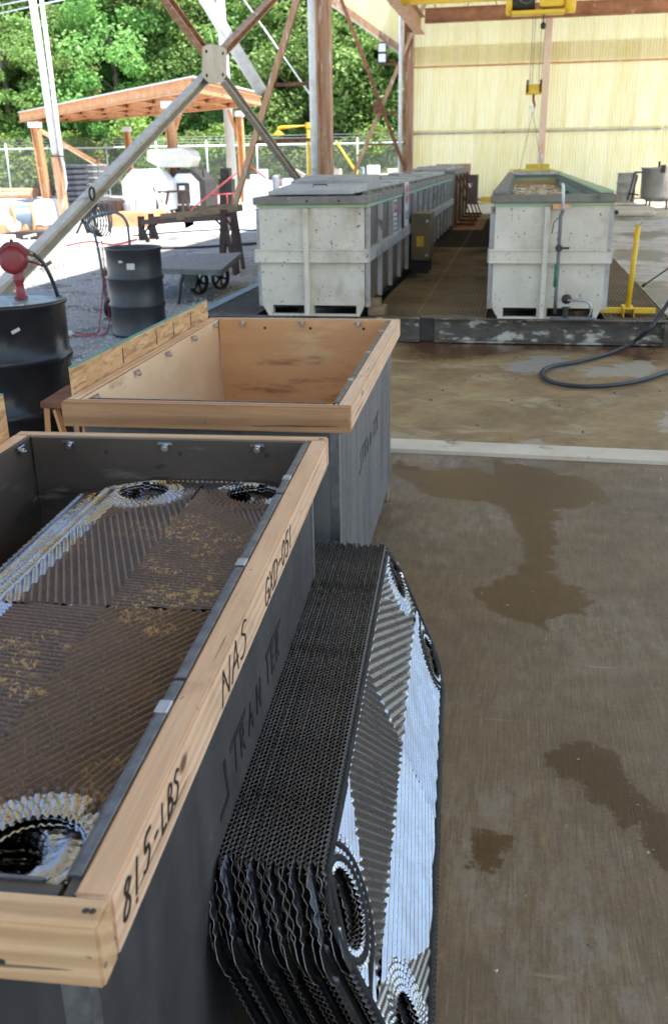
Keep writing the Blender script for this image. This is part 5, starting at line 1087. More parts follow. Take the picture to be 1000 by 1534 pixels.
# flat bed cart
ct = thing('platform_cart', 'flat bed cart with cast iron wheels standing on the gravel', 'cart'); 
ca, cb_, cc_, cd_ = G(205, 401, .43), G(332, 404, .43), G(362, 378, .45), G(255, 382, .43)
k = MB(); k.hexa([ca - Vector((0, 0, .03)), cb_ - Vector((0, 0, .03)), cc_ - Vector((0, 0, .03)), cd_ - Vector((0, 0, .03)), ca, cb_, cc_, cd_]); k.build('deck', M['cartdeck'], ct, .005)
k = MB(); k.bar(ca - Vector((0, -.03, .055)), cb_ - Vector((0.02, -.03, .055)), .05, .05); k.build('side_rail', M['cartgreen'], ct); k = MB(); k.bar(cb_ - Vector((.03, 0, .055)), cc_ - Vector((.03, 0, .055)), .05, .05); k.build('end_rail', M['cartgreen'], ct)
def wheel(c, r, ax, par):
    c = Vector(c); w = thing('x', 'x', 'x') if False else None
    k = MB(); k.lathe([(r * .86, -.028), (r, -.03), (r, .03), (r * .86, .028), (r * .86, -.028)], c, 28, ax); q = k.build('wheel', M['iron'], par)
    k = MB(); k.lathe([(0, -.045), (.035, -.045), (.04, 0), (.035, .045), (0, .045)], c, 12, ax); k.build('hub', M['iron'], q)
    axv = Vector(ax).normalized(); e1 = axv.cross(Vector((0, 0, 1))).normalized()
    for j in range(6):
        a = j * math.pi / 3 + .3; d = e1 * math.cos(a) + Vector((0, 0, 1)) * math.sin(a); k = MB(); k.bar(c + d * .03, c + d * r * .88, .03, .018, axv); k.build('spoke', M['iron'], q)
w0, w1 = G(299, 441, 0), G(331, 433, 0); wheel((w0.x, w0.y, .18), .18, (.9, -.43, 0), ct); wheel((w1.x, w1.y, .18), .18, (.9, -.43, 0), ct)
k = MB(); p = Vector((w0.x - .1, w0.y - .05, .23)); k.prism([(-.13, .12), (.13, .12), (.07, -.12), (-.07, -.12)], -.02, .02, Matrix.Rotation(R(90), 3, 'X')); q = k.build('fork', M['cartgreen'], ct); q.location = p + Vector((.02, -.1, 0))
k = MB(); k.tube(spline([AY(274, 412, 12.8), AY(271, 425, 12.7), AY(268, 450, 12.6), AY(267, 470, 12.5)], 5), .028, 8); k.build('tongue', M['black_cable'], ct)
# work stand with timbers
ws = thing('work_stand', 'rust brown steel trestle stand carrying three timbers', 'trestle', (0, 0, 0)); YS0, YS1 = 16.2, 17.4
for px0, px1 in (((336, 314), (337, 378)), ((352, 311), (345, 345))): pass
def leg(p0, p1, y0, y1, w=.06): 
    k = MB(); k.bar(AY(*p0, y0), AY(*p1, y1), w, w, (0, 1, 0)); k.build('leg', M['rustdark'], ws)
leg((335, 314), (334, 382), 16.2, 16.2, .10); leg((336, 330), (353, 413), 16.2, 16.1); leg((349, 310), (354, 414), 17.2, 16.3, .09); leg((352, 318), (366, 412), 17.2, 17.0); leg((211, 324), (213, 360), 17.6, 17.6, .10); leg((212, 340), (222, 362), 17.6, 17.5); leg((226, 320), (228, 358), 18.6, 18.6, .09); leg((229, 335), (236, 358), 18.6, 18.5)
k = MB(); k.bar(AY(213, 333, 17.5), AY(334, 326, 16.25), .06, .09); k.build('rail', M['rustdark'], ws); k = MB(); k.bar(AY(228, 328, 18.5), AY(350, 321, 17.25), .06, .09); k.build('rail', M['rustdark'], ws)
for a, b_, y in (((222, 344), (240, 332), 17.4), ((322, 328), (333, 340), 16.3), ((216, 350), (226, 334), 17.5), ((340, 330), (348, 340), 16.9)): k = MB(); k.bar(AY(*a, y), AY(*b_, y), .03, .03); k.build('knee_brace', M['rustdark'], ws)
for (a, b_, y0, y1, w, h, la) in (((246, 324), (330, 317), 17.6, 16.9, .20, .10, 'long weathered timber at the back of the trestle stand'), ((268, 325), (360, 311), 16.9, 16.5, .16, .12, 'thick old timber lying slanted across the front of the trestle stand'), ((297, 313), (345, 309), 17.6, 17.4, .2, .09, 'short old timber on top of the other timbers')):
    k = MB(); p, q = AY(*a, y0), AY(*b_, y1); k.bar(p, q, w, h); o = k.build('timber', M['timber_old'], None, .006); tag(o, la, 'timber')
k = MB(); p = AY(283, 334, 16.8); k.add([p + Vector((-.1, 0, .07)), p + Vector((.1, 0, .07)), p + Vector((.09, 0, -.03)), p + Vector((-.07, 0, -.10))], [(0, 1, 2, 3), (3, 2, 1, 0)]); o = k.build('paper_tag', M['graymachine']); tag(o, 'small gray flap hanging under the timbers of the trestle stand', 'flap')
# small rusty step by the black drum
sp = thing('rusty_step', 'small rust red step stool between the black drum and empty crate', 'step stool'); a, b_, c_2, d_2 = G(60, 602, .78), G(104, 604, .78), G(120, 574, .78), G(100, 577, .78)
k = MB(); k.hexa([v - Vector((0, 0, .03)) for v in (a, b_, c_2, d_2)] + [a, b_, c_2, d_2]); k.build('tread', M['rust'], sp, .003)
for p, q in ((a, Vector((-.02, .0, 0))), (b_, Vector((.03, 0, 0))), (c_2, Vector((.05, .03, 0))), (d_2, Vector((0, .05, 0)))): k = MB(); k.bar(p + Vector((.02, .02, -.03)), Vector((p.x, p.y, 0)) + q, .025, .025); k.build('leg', M['rustlight'], sp)
k = MB(); k.bar(a + Vector((.06, .03, -.04)), Vector((b_.x, b_.y, .42)), .025, .02); k.build('brace', M['rustlight'], sp)

for i in range(2):  # pallets the black drum stands on
    pa_ = thing('pallet', ('lower', 'upper')[i] + ' wooden pallet of the two stacked under the black drum', 'pallet', (D1.x, D1.y, i * .135))
    for j in range(7): k = MB(); k.bx(-.5, .5, -.5 + j * .155, -.5 + j * .155 + .10, .113, .134); k.build('deck_board', M['timber_old'], pa_)
    for x in (-.48, -.04, .40): k = MB(); k.bx(x, x + .08, -.5, .53, 0, .112); k.build('runner', M['timber_old'], pa_)

# ------------------------------------------------------------------ the yard outside
# open rust coloured canopy
cn = thing('yard_canopy', 'open rust orange steel canopy on posts in the sunny yard', 'canopy')
NR, RR, FLp = AY(288, 130, 36), AY(390, 152, 44), AY(30, 178, 52); BK = FLp + RR - NR
BK.z = RR.z + .2; zc = 4.9
P4 = [NR, RR, BK, FLp]
k = MB(); k.hexa([p + Vector((0, 0, .22)) for p in (FLp, NR, RR, BK)] + [p + Vector((0, 0, .30)) for p in (FLp, NR, RR, BK)]); k.build('roof_deck', M['rustlight'], cn)
k = MB(); k.hexa([p + Vector((0, 0, .305)) + (p - (NR + BK) / 2) * .012 for p in (FLp, NR, RR, BK)] + [p + Vector((0, 0, .36)) + (p - (NR + BK) / 2) * .012 for p in (FLp, NR, RR, BK)]); k.build('roof_sheet', M['whitemachine'], cn)
for a, b_ in ((FLp, NR), (NR, RR), (RR, BK), (BK, FLp)):
    k = MB(); k.ibeam(a + Vector((0, 0, .02)), b_ + Vector((0, 0, .02)), .18, .36, .03); k.build('edge_beam', M['rustlight'], cn)
for i in range(1, 7):
    f = i / 7; k = MB(); k.ibeam(FLp.lerp(NR, f) + Vector((0, 0, .06)), BK.lerp(RR, f) + Vector((0, 0, .06)), .14, .26, .03); k.build('rafter', M['rustlight'], cn)
for f in (.33, .66): k = MB(); k.ibeam(FLp.lerp(BK, f) + Vector((0, 0, -.02)), NR.lerp(RR, f) + Vector((0, 0, -.02)), .12, .24, .03); k.build('purlin', M['rustlight'], cn)
def post(pt_px, pb_px, y, par, name='post', m='rustlight', w=.28):
    a, b_ = AY(*pt_px, y), AY(*pb_px, y); k = MB(); k.ibeam((b_.x, y, 0), (a.x, y, a.z), w, w, .04, (1, 0, 0)); k.build(name, M[m], par)
    k = MB(); k.bx(a.x - w * .7, a.x + w * .7, y - w * .7, y + w * .7, a.z - .25, a.z); k.build('cap', M['whitemachine'], par); return a
post((252, 152), (268, 318), 38, cn, w=.34); post((52, 183), (72, 305), 47, cn, w=.36); post((190, 190), (196, 258), 52, cn); post((358, 166), (366, 305), 46, cn)
for a, b_, y in (((342, 165), (360, 215), 46), ((272, 160), (262, 195), 38.2), ((60, 195), (180, 262), 46)): k = MB(); k.bar(AY(*a, y), AY(*b_, y), .12, .14); k.build('knee_brace', M['rustlight'], cn)
k = MB(); k.tube([AY(60, 198, 46), AY(262, 318, 37)], .035, 6); k.build('tie_bar', M['rustcol'], cn); k = MB(); k.tube([AY(158, 226, 46), AY(100, 300, 44)], .04, 6); k.build('tie_bar', M['rustcol'], cn)
# white sunlit poles on a rusty stub
wp = thing('white_pole', 'thick white pole on a rusted channel stub at the left of the yard', 'pole'); YP = 27
a, b_ = AY(46, -20, YP), AY(84, 234, YP); k = MB(); k.tube([a, b_], .105, 14); k.build('pole', M['whitepole'], wp)
b2 = AY(100, 335, YP); k = MB(); k.channel(b_, Vector((b2.x, YP, 0)), .2, .24, .03, (0, -1, 0)); k.build('stub', M['rustcol'], wp)
k = MB(); k.box(b_ + Vector((.05, 0, 0)), (.45, .25, .03)); k.build('flange', M['rustdark'], wp)
wp2 = thing('thin_pole', 'thin white conduit running down beside the thick white pole', 'pole'); k = MB(); k.tube([AY(60, -20, YP), AY(92, 234, YP), AY(96, 250, YP), AY(100, 276, YP), AY(98, 288, YP)], [.055, .06, .03, .03, .03], 10); k.build('conduit', M['whitepole'], wp2)
wp3 = thing('white_strut', 'white sunlit raking strut behind the gusset plate', 'strut'); k = MB(); a, b_ = AY(308, 0, 21), AY(392, 138, 21); k.tube([a - (b_ - a) * .3, a + (b_ - a) * 1.0], .13, 12); k.build('strut', M['whitepole'], wp3)
up = thing('utility_pole', 'pale gray utility pole standing by the fence behind the canopy', 'utility pole'); a = AY(331, 0, 49); b_ = AY(350, 290, 49); k = MB(); k.tube([(a.x - .1, 49, 12), (b_.x, 49, -.03)], [.20, .26], 12); k.build('shaft', M['polewood'], up); k = MB(); k.bar((a.x - .8, 49, 11), (a.x + .8, 49, 11), .12, .12); k.build('crossarm', M['polewood'], up)
for i, (p, q) in enumerate((((0, 8), (80, -8)), ((0, 20), (130, -8)), ((362, -5), (470, 150)))):
    w = thing('overhead_wire', ('upper thin wire crossing the trees at the top left', 'lower thin wire crossing the trees at the top left', 'stay wire slanting down behind the white pipe')[i], 'wire'); k = MB(); y = 50 if i < 2 else 40; k.tube([AY(*p, y), AY(*q, y)], .03, 5); k.build('wire', M['fencepost'], w)
# emergency shower
es = thing('emergency_shower', 'yellow pipe emergency shower with a bell head in the yard', 'shower'); YE = 32
k = MB(); a = AY(461, 188, YE); k.tube([(AY(463, 290, YE).x, YE, 0), a, AY(422, 191, YE), AY(417, 192, YE), AY(417, 196, YE)], .055, 10); k.build('pipe', M['yellow'], es); k = MB(); k.lathe([(.03, 0), (.07, -.03), (.2, -.14), (.19, -.15), (0, -.12)], AY(417, 195, YE), 16); k.build('shower_head', M['yellow'], es)
k = MB(); k.cyl(AY(461, 188, YE) - Vector((0, 0, .07)), .08, .16, 10); k.build('elbow', M['yellow'], es)
ypz = thing('yellow_stay', 'yellow sloping pipe by the fence behind the lidded tank', 'pipe'); k = MB(); k.tube([AY(503, 212, 44), AY(538, 265, 44)], .05, 8); k.build('pipe', M['yellow'], ypz)
# chain link fence
fe = thing('chain_link_fence', 'galvanised chain link fence with barbed wire along the trees', 'fence'); F0 = Vector((-40, 54, 0)); F1 = Vector((-6, 60, 0)); FH = 2.75; fd = (F1 - F0); FL_ = fd.length; fd.normalize()
k = MB(); n = int(FL_ / .13)
for i in range(-22, n + 22):
    for s in (-1, 1):
        x0 = i * .13; x1 = x0 + s * FH; z0, z1 = 0.0, FH
        lo, hi = (x0, x1) if s > 0 else (x1, x0)
        if hi < 0 or lo > FL_: continue
        p, q = F0 + fd * min(max(x0, 0), FL_) , F0 + fd * min(max(x1, 0), FL_)
        zz0 = 0 if 0 <= x0 <= FL_ else abs(x0 - min(max(x0, 0), FL_)); zz1 = FH if 0 <= x1 <= FL_ else FH - abs(x1 - min(max(x1, 0), FL_))
        p = p + Vector((0, 0, zz0)); q = q + Vector((0, 0, zz1)); nn = Vector((0, .006, 0)); t = (q - p).normalized().cross(Vector((0, 1, 0))) * .0065
        k.add([p - t, p + t, p + nn, q - t, q + t, q + nn], [(0, 1, 4, 3), (1, 2, 5, 4), (2, 0, 3, 5)])
k.build('wire_mesh', M['fencewire'], fe, kind='stuff')
k = MB(); k.tube([F0 + Vector((0, -.05, FH)), F1 + Vector((0, -.05, FH))], .055, 8); k.build('top_rail', M['fencepost'], fe)
for i in range(12):
    p = F0 + fd * (1.2 + i * FL_ / 11.6); k = MB(); k.tube([p + Vector((0, -.06, 0)), p + Vector((0, -.06, FH + .3))], .05, 8); k.build('fence_post', M['fencepost'], fe)
for j in range(3):
    k = MB(); k.tube([F0 + Vector((0, .1 + .1 * j, FH + .2 + .16 * j)), F1 + Vector((0, .1 + .1 * j, FH + .2 + .16 * j))], .018, 5); k.build('barbed_wire', M['fencewire'], fe)
# machines and clutter in the yard
def ribbed(name, label, px0, px1, y, m, n=9, depth=.8):
    t = thing(name, label, 'ribbed tank'); a, b_ = AY(*px0, y), AY(*px1, y); x0, x1, z1, z0 = a.x, b_.x, a.z, max(b_.z, 0)
    for i in range(n):
        za = z0 + (z1 - z0) * i / n; zb_ = z0 + (z1 - z0) * (i + 1) / n; f = 1 - .12 * (i / n) ** 3 if True else 1
        k = MB(); k.prism([(x0 + .06, y + .1), (x0 + .2, y), (x1 - .2, y), (x1 - .06, y + .1), (x1 - .06, y + depth), (x0 + .06, y + depth)], za, zb_ - .07); k.prism([(x0, y + .08), (x0 + .18, y - .06), (x1 - .18, y - .06), (x1, y + .08), (x1, y + depth), (x0, y + depth)], zb_ - .07, zb_); k.build('rib', m, t, .02)
    return t
dk = thing('flexible_duct', 'dark ribbed flexible duct hood standing behind the white pole', 'duct'); a, b_ = AY(76, 247, 33), AY(121, 320, 33)
for i in range(10):
    f = i / 10; z1 = a.z + (0 - a.z) * f; z0 = a.z + (0 - a.z) * (f + .1); w = b_.x - a.x; ins = .32 * w * (max(0, .25 - f) * 3)
    k = MB(); k.prism([(a.x + ins, 33.1), (a.x + ins + .15, 32.95), (b_.x - ins * .4, 32.95), (b_.x, 33.3), (b_.x, 34), (a.x + ins, 34)], z0 + .07, z1); k.prism([(a.x + ins + .06, 33.16), (a.x + ins + .2, 33.02), (b_.x - ins * .4 - .06, 33.02), (b_.x - .06, 33.3), (b_.x - .06, 33.9), (a.x + ins + .06, 33.9)], z0, z0 + .07); k.build('rib', M['duct'], dk, .02)
ribbed('ribbed_tank', 'gray ribbed plastic tank right of the dark flexible duct', (114, 247), (154, 320), 34.5, M['ductgray'], 8)
def octo(x0, x1, z0, z1, y0, y1, c=.25):
    w = x1 - x0; h = z1 - z0; return [(x0, z0), (x1, z0), (x1, z1 - h * c), (x1 - w * c, z1), (x0 + w * c, z1), (x0, z1 - h * c)]
RX = Matrix.Rotation(R(90), 3, 'X')
def engine(name, label, p0, p1, y, m, c=.28, d=1.6):
    t = thing(name, label, 'machine', (0, y, 0)); a, b_ = AY(*p0, y), AY(*p1, y); k = MB(); k.prism(octo(a.x, b_.x, .12, a.z, 0, 0, c), -d, 0, RX); k.build('housing', m, t, .03, 2)
    k = MB(); k.bx(a.x + .05, b_.x - .05, .05, d - .1, 0, .14); k.build('skid', M['dark'], t); return t, a, b_
t, a, b_ = engine('compressor', 'white angular compressor housing left of the canopy post', (180, 254), (246, 312), 36, M['whitemachine'])
for z in (.5, .9): k = MB(); k.bx(a.x + .3, a.x + .36, -.01, -.002, .2, 1.4); 
for i in range(3): k = MB(); x = a.x + .35 + i * .4; k.bx(x, x + .012, -.008, -.002, .2, a.z - .45); k.build('panel_seam', M['graymachine'], t)
t, a, b_ = engine('generator', 'black and white generator with open gray hood behind the canopy post', (246, 254), (309, 315), 37.5, M['dark'], .3)
w = b_.x - a.x; h = a.z
k = MB(); k.prism(octo(a.x + w * .12, b_.x - w * .14, .25, h * .90, 0, 0, .28), .002, .03, RX); k.build('front_panel', M['whitemachine'], t)
k = MB(); k.bx(a.x + w * .30, a.x + w * .62, -.06, -.032, .3, h * .68); k.build('control_panel', M['dark'], t); k = MB(); k.bx(a.x + w * .36, a.x + w * .50, -.07, -.062, h * .52, h * .62); k.build('gauge_label', M['whitemachine'], t)
k = MB(); hA, hB = AY(221, 222, 37.5), AY(291, 250, 37.5); hx0, hx1, hz1, hz0 = hA.x, hB.x, hA.z, hB.z
k.prism([(hx0, hz0 + .25), (hx0 + .5, hz0), (hx1 - .15, hz0), (hx1, hz0 + .3), (hx1 - .1, hz1 - .12), (hx1 - .4, hz1), (hx0 + .05, hz1 - .08)], -.9, .2, RX); k.build('hood', mat('hood_cream', (.56, .54, .46), (.48, .46, .4), 4, .6), t, .02)
k = MB(); k.tube([(a.x + w * .25, .3, h * .95), (a.x + w * .35, .4, hz0 + .05)], .05, 6); k.tube([(b_.x - .15, .4, h * .8), (b_.x - .2, .4, hz0 + .2)], .03, 6); k.build('hood_stay', M['iron'], t)
k = MB(); a, b_ = AY(160, 318, 29), AY(226, 352, 29); k.bx(a.x, b_.x, 29, 30.6, -.02, a.z); o = k.build('rust_bin', M['rustlight'], None, .02); tag(o, 'low rust orange steel bin in front of the white compressor', 'bin')
k = MB(); a, b_ = AY(152, 300, 29.5), AY(182, 318, 29.5); k.bx(a.x, b_.x, 29.3, 29.9, AY(160, 318, 29).z + .002, a.z + .0); o = k.build('brown_box', M['rustdark'], None, .02); tag(o, 'dark brown box sitting on the rust orange bin', 'box')
k = MB(); p = AY(190, 305, 29.6); k.lathe([(.12, -.25), (.12, 0), (.05, .05)], p + Vector((0, 0, .0)), 12); o = k.build('gray_can', M['graymachine']); tag(o, 'small gray can standing on the rust orange bin', 'can')
k = MB(); a, b_ = AY(197, 290, 30), AY(214, 318, 30); k.cyl(((a.x + b_.x) / 2, 30.2, AY(160, 318, 29).z), .16, .35, 14); o = k.build('white_bucket', M['whitemachine']); tag(o, 'white bucket on the rust orange bin near the compressor', 'bucket')
# coiled hose on a folding stand
hs = thing('coil_stand', 'black coil of hose hung on a folding stand behind the brace', 'hose coil'); YK = 25
for i in range(7):
    c = AY(142, 330, YK); k = MB(); rr_ = .26 + .02 * i; k.tube([c + Vector((rr_ * .62 * math.cos(q) + .05 * (i - 3), .04 * i, rr_ * 1.25 * math.sin(q))) for q in [j * .349 for j in range(18)]], .022, 6, True); k.build('hose_loop', M['black_cable'], hs)
k = MB(); k.bar(AY(133, 305, YK), AY(166, 305, YK), .3, .05); k.build('top_bar', M['dark'], hs)
for a, b_ in (((115, 350), (135, 306)), ((132, 350), (118, 312)), ((160, 306), (166, 348))): k = MB(); k.bar(AY(*a, YK), AY(*b_, YK), .06, .06); k.build('stand_leg', M['dark'], hs)
# winch / hose reel with tarpaulin at the far left
wr = thing('hose_reel', 'orange rimmed reel wound with blue gray hose at the left edge', 'reel'); YR_ = 26; c = AY(2, 328, YR_); rr_ = (AY(2, 308, YR_) - c).length
for s in (0, 1.0): k = MB(); k.lathe([(.06, -.03), (rr_ * 1.15, -.03), (rr_ * 1.15, .03), (.06, .03)], c + Vector((.25 + s * .42, .2 + s * .3, 0)), 28, (.8, .6, 0)); k.build('flange', M['rustlight'], wr)
k = MB(); k.lathe([(rr_ * .95, 0), (rr_ * .98, .06), (rr_ * .95, .12), (rr_ * .98, .18), (rr_ * .95, .24), (rr_ * .98, .30), (rr_ * .95, .38), (rr_ * .95, .5)], c + Vector((.28, .22, 0)), 28, (.8, .6, 0)); k.build('wound_hose', M['bluegray'], wr)
k = MB(); a = AY(-10, 334, YR_); b_ = AY(40, 356, YR_); k.bx(a.x, b_.x, YR_ + .1, YR_ + .9, 0, a.z - .05); k.build('base_frame', M['rustlight'], wr, .01)
tp_ = thing('tarpaulin', 'white tarpaulin bundle draped over a pallet beside the hose reel', 'tarpaulin'); a, b_ = AY(40, 300, 26.5), AY(80, 338, 26.5)
k = MB(); nn_ = 14; vs = []
for i in range(nn_ + 1):
    for j in range(nn_ + 1):
        x = a.x + (b_.x - a.x) * i / nn_; y = 26.5 + .9 * j / nn_; e = min(i, nn_ - i, j, nn_ - j) / nn_; z = b_.z + (a.z - b_.z) * min(1, e * 6) + .05 * mnoise.noise(Vector((x * 5, y * 5, 1))); vs.append((x + .04 * mnoise.noise(Vector((x * 4, y * 4, 9))), y, z))
k.add(vs, [(i * (nn_ + 1) + j, (i + 1) * (nn_ + 1) + j, (i + 1) * (nn_ + 1) + j + 1, i * (nn_ + 1) + j + 1) for i in range(nn_) for j in range(nn_)], True); k.build('sheet', M['tarp'], tp_)
k = MB(); k.bx(a.x - .05, b_.x + .05, 26.45, 27.45, 0, b_.z - .02); k.build('pallet_box', M['rustcol'], tp_)
k = MB(); c = AY(29, 335, 26.2); k.lathe([(.0, 0), (.17, .02), (.22, .08), (.22, .26), (.17, .3), (0, .3)], c, 18, (-.5, -.8, 0)); o = k.build('white_drum', M['whitemachine'], None); tag(o, 'white round drum end lying in front of the tarpaulin', 'drum')
k = MB(); a, b_ = AY(22, 347, 24), AY(68, 366, 24); k.bx(a.x, b_.x, 24, 24.8, 0, a.z); o = k.build('brown_crate', M['rustdark'], None, .015); tag(o, 'dark brown low box in front of the hose reel', 'box')
k = MB(); a = AY(44, 355, 22); k.cyl((a.x, 22, 0), .025, a.z, 8); k.bar((a.x - .14, 22, a.z), (a.x + .18, 22, a.z + .06), .05, .05); k.cyl((a.x + .08, 21.96, a.z - .12), .05, .16, 10, (1, 0, 0)); o = k.build('standpipe', M['whitemachine']); tag(o, 'white standpipe tap behind the red drum pump', 'tap')
# far junk along the fence
rj = random.Random(11)
for i, (px, py0, py1, w, m, la, cat) in enumerate([(395, 254, 282, 20, 'whitemachine', 'white crate of scrap near the shower', 'crate'), (413, 262, 282, 11, 'graymachine', 'gray capped bollard near the shower', 'bollard'), (337, 252, 302, 22, 'iron', 'dark upright machine with dials by the right canopy post', 'machine'),
        (447, 250, 285, 16, 'drumsteel', 'pale figure shaped pump body by the shower pipe', 'pump'), (543, 250, 272, 6, 'graymachine', 'gray gas cylinder far behind the lidded tank', 'gas cylinder'), (20, 284, 297, 46, 'rustcol', 'rusty pipe bundle lying along the fence at the left', 'pipe bundle')]):
    y = 30 if i == 1 else 40 + i * 1.7; p0, p1 = AY(px - w / 2, py0, y), AY(px + w / 2, py1, y); k = MB()
    if 'cylinder' in cat or cat == 'bollard': r_ = (p1.x - p0.x) / 2; k.lathe([(r_, -.02), (r_, p0.z - r_ * .6), (r_ * .8, p0.z - r_ * .2), (0, p0.z)], ((p0.x + p1.x) / 2, y, 0), 16)
    elif 'pipe' in cat:
        for j in range(4): k.tube([(p0.x - 2, y + .25 * j, .35 + .18 * (j % 2)), (p1.x, y + .25 * j + .4, .35 + .18 * (j % 2))], .17, 8)
    elif cat == 'pump':
        k.cyl(((p0.x + p1.x) / 2, y, 0), .2, p0.z * .6, 12); k.box(((p0.x + p1.x) / 2, y, p0.z * .75), (.5, .4, .4), Matrix.Rotation(.5, 3, 'Y')); k.cyl(((p0.x + p1.x) / 2 - .2, y - .2, p0.z * .6), .1, .5, 10, (.6, 0, .7))
    elif cat == 'machine':
        k.bx(p0.x, p1.x, y, y + .6, 0, p0.z * .7); k.bx(p0.x + .08, p1.x - .1, y + .05, y + .5, p0.z * .7, p0.z); k.cyl(((p0.x + p1.x) / 2, y, p0.z * .82), .12, .05, 12, (0, -1, 0)); k.cyl((p0.x + .15, y, p0.z * .5), .1, .1, 10, (0, -1, 0))
    else:
        k.bx(p0.x, p1.x, y, y + .7, 0, p0.z * .7); k.bx(p0.x + .05, p1.x - .2, y + .1, y + .5, p0.z * .7, p0.z)
    o = k.build(cat.replace(' ', '_') + '_far' if False else cat.replace(' ', '_'), M[m], None, .015 if cat in ('crate', 'machine') else 0); tag(o, la, cat)
rk = thing('pipe_rack', 'long rack of rusty steel stock lying before the fence', 'rack'); y = 50
for i in range(6):
    k = MB(); x0 = AY(392, 276, y).x + i * .3; k.tube([(x0, y + .2 * i, .75 + .1 * (i % 3)), (x0 + 7.5, y + .25 * i, .75 + .1 * (i % 3))], .09, 6); k.build('steel_bar', M['rustcol' if i % 2 else 'graymachine'], rk)
for j in range(4): k = MB(); x0 = AY(392, 276, y).x + .6 + j * 2; k.bx(x0, x0 + .15, y, y + 1.3, 0, .66); k.build('support', M['rustdark'], rk)
for i, (px, py, s) in enumerate(((380, 270, .5), (428, 280, .45), (497, 268, .5), (515, 272, .4), (470, 272, .45), (555, 262, .5), (585, 260, .5), (300, 290, .4))):
    p = AY(px, py, 42 + i); k = MB(); k.bx(p.x - s, p.x + s, p.y, p.y + .8, 0, p.z); k.bx(p.x - s * .4, p.x + s * .7, p.y + .1, p.y + .6, p.z, p.z + .22 + .1 * (i % 3)); o = k.build('scrap_pile', M[('whitemachine', 'tarp', 'concgray', 'drumsteel')[i % 4]], None, .03)
    tag(o, ('pale scrap box by the right canopy post', 'low white scrap box near the shower', 'gray scrap block right of the broad column', 'steel scrap box beyond the raking leg', 'white scrap box left of the broad column', 'pale scrap pile near the corner column', 'gray scrap block by the corner column pipe', 'small steel scrap box beside the generator')[i], 'scrap box')
def red_rail(label, pts, y):
    t = thing('red_chain_rail', label, 'barrier'); 
    for a, b_ in pts: k = MB(); k.tube([AY(*a, y), AY(*b_, y)], .028, 6); k.build('rail', M['chain_red'], t)
red_rail('red slanting barrier pole right of the generator', [((285, 315), (355, 258))], 33); red_rail('low red barrier frame beside the dark machine', [((310, 292), (352, 290)), ((312, 292), (312, 312)), ((326, 291), (326, 311)), ((340, 291), (341, 310)), ((350, 290), (351, 309))], 38); red_rail('red slanting pole behind the raking leg', [((372, 248), (400, 268))], 40)
ld = thing('white_ladder', 'white folding ladder legs leaning by the canopy middle post', 'ladder')
for a, b_ in (((212, 254), (256, 322)), ((230, 280), (246, 325)), ((243, 288), (243, 325))): k = MB(); k.bar(AY(*a, 33.5), AY(*b_, 33.5), .06, .06); k.build('rail', M['whitepole'], ld)
tbx = thing('steel_bench', 'dark steel bench frame by the canopy middle post', 'bench')
for a, b_ in (((232, 288), (283, 286)), ((236, 288), (236, 322)), ((274, 287), (274, 320)), ((252, 288), (248, 310)), ((276, 290), (283, 312))): k = MB(); k.bar(AY(*a, 34.5), AY(*b_, 34.5), .08, .08); k.build('frame_bar', M['rustdark'], tbx)
for i, pts in enumerate(([(100, 368), (135, 362), (170, 366), (205, 358)], [(200, 353), (260, 348), (330, 344), (385, 345)], [(235, 372), (300, 370), (360, 366), (388, 364)])):
    k = MB(); k.tube(spline([G(x, y, .02) for x, y in pts], 6), .028, 6); o = k.build('yard_cable', M['chain_red'] if i == 0 else M['black_cable']); tag(o, ('red hose lying on the sunlit yard behind the hand truck', 'black cable crossing the yard under the trestle stand', 'black cable on the gravel behind the cart')[i], 'cable')

# ------------------------------------------------------------------ trees
def crown(name, seed, rx, rz, nclump, nleaf, ls):
    rg = np.random.default_rng(seed); vs = []; fs = []
    d = rg.normal(size=(nclump, 3)); d /= np.linalg.norm(d, axis=1)[:, None]; rad = rg.uniform(.35, 1.0, nclump) ** .55
    cen = d * rad[:, None] * np.array([rx, rx, rz]); cen[:, 2] += .10 * np.abs(cen[:, 0])
    cr = rg.uniform(.55, 1.25, nclump)
    c = np.repeat(cen, nleaf, 0); r = np.repeat(cr, nleaf)
    q = rg.normal(size=(len(c), 3)); q /= np.linalg.norm(q, axis=1)[:, None]; rr = rg.uniform(.2, 1, len(c)) ** .5
    p = c + q * (rr * r)[:, None] * np.array([1.1, 1.1, .75])
    nrm = q * .6 + rg.normal(size=q.shape) * .5 + np.array([0, 0, .5]); nrm /= np.linalg.norm(nrm, axis=1)[:, None]
    t = np.cross(nrm, rg.normal(size=q.shape)); t /= np.linalg.norm(t, axis=1)[:, None]; b = np.cross(nrm, t); s = ls * rg.uniform(.6, 1.4, len(c))[:, None]
    V = np.stack([p - t * s, p - b * s * .55, p + t * s, p + b * s * .55], 1).reshape(-1, 3)
    return np_mesh(name, V, np.arange(len(V)).reshape(-1, 4), False)
crowns = [crown('crown', 1, 3.4, 4.6, 95, 260, .115), crown('crown', 2, 3.0, 5.2, 95, 260, .11), crown('crown', 3, 3.9, 4.0, 100, 260, .12)]
bush = crown('crown', 9, 1.9, 1.7, 34, 120, .13)
trunkm = []
for i in range(2):
    k = MB(); k.tube([(0, 0, -.1), (.1, .05, 4), (-.15, .1, 8), (.1, 0, 13)], [.30, .25, .19, .08], 10)
    for j in range(6):
        z = 6 + j * 1.1; a = j * 2.4 + i; k.tube([(0, 0, z), (1.0 * math.cos(a), 1.0 * math.sin(a), z + .9), (2.2 * math.cos(a), 2.2 * math.sin(a), z + 1.5)], [.10, .07, .03], 6)
    trunkm.append(k.mesh('trunk'))
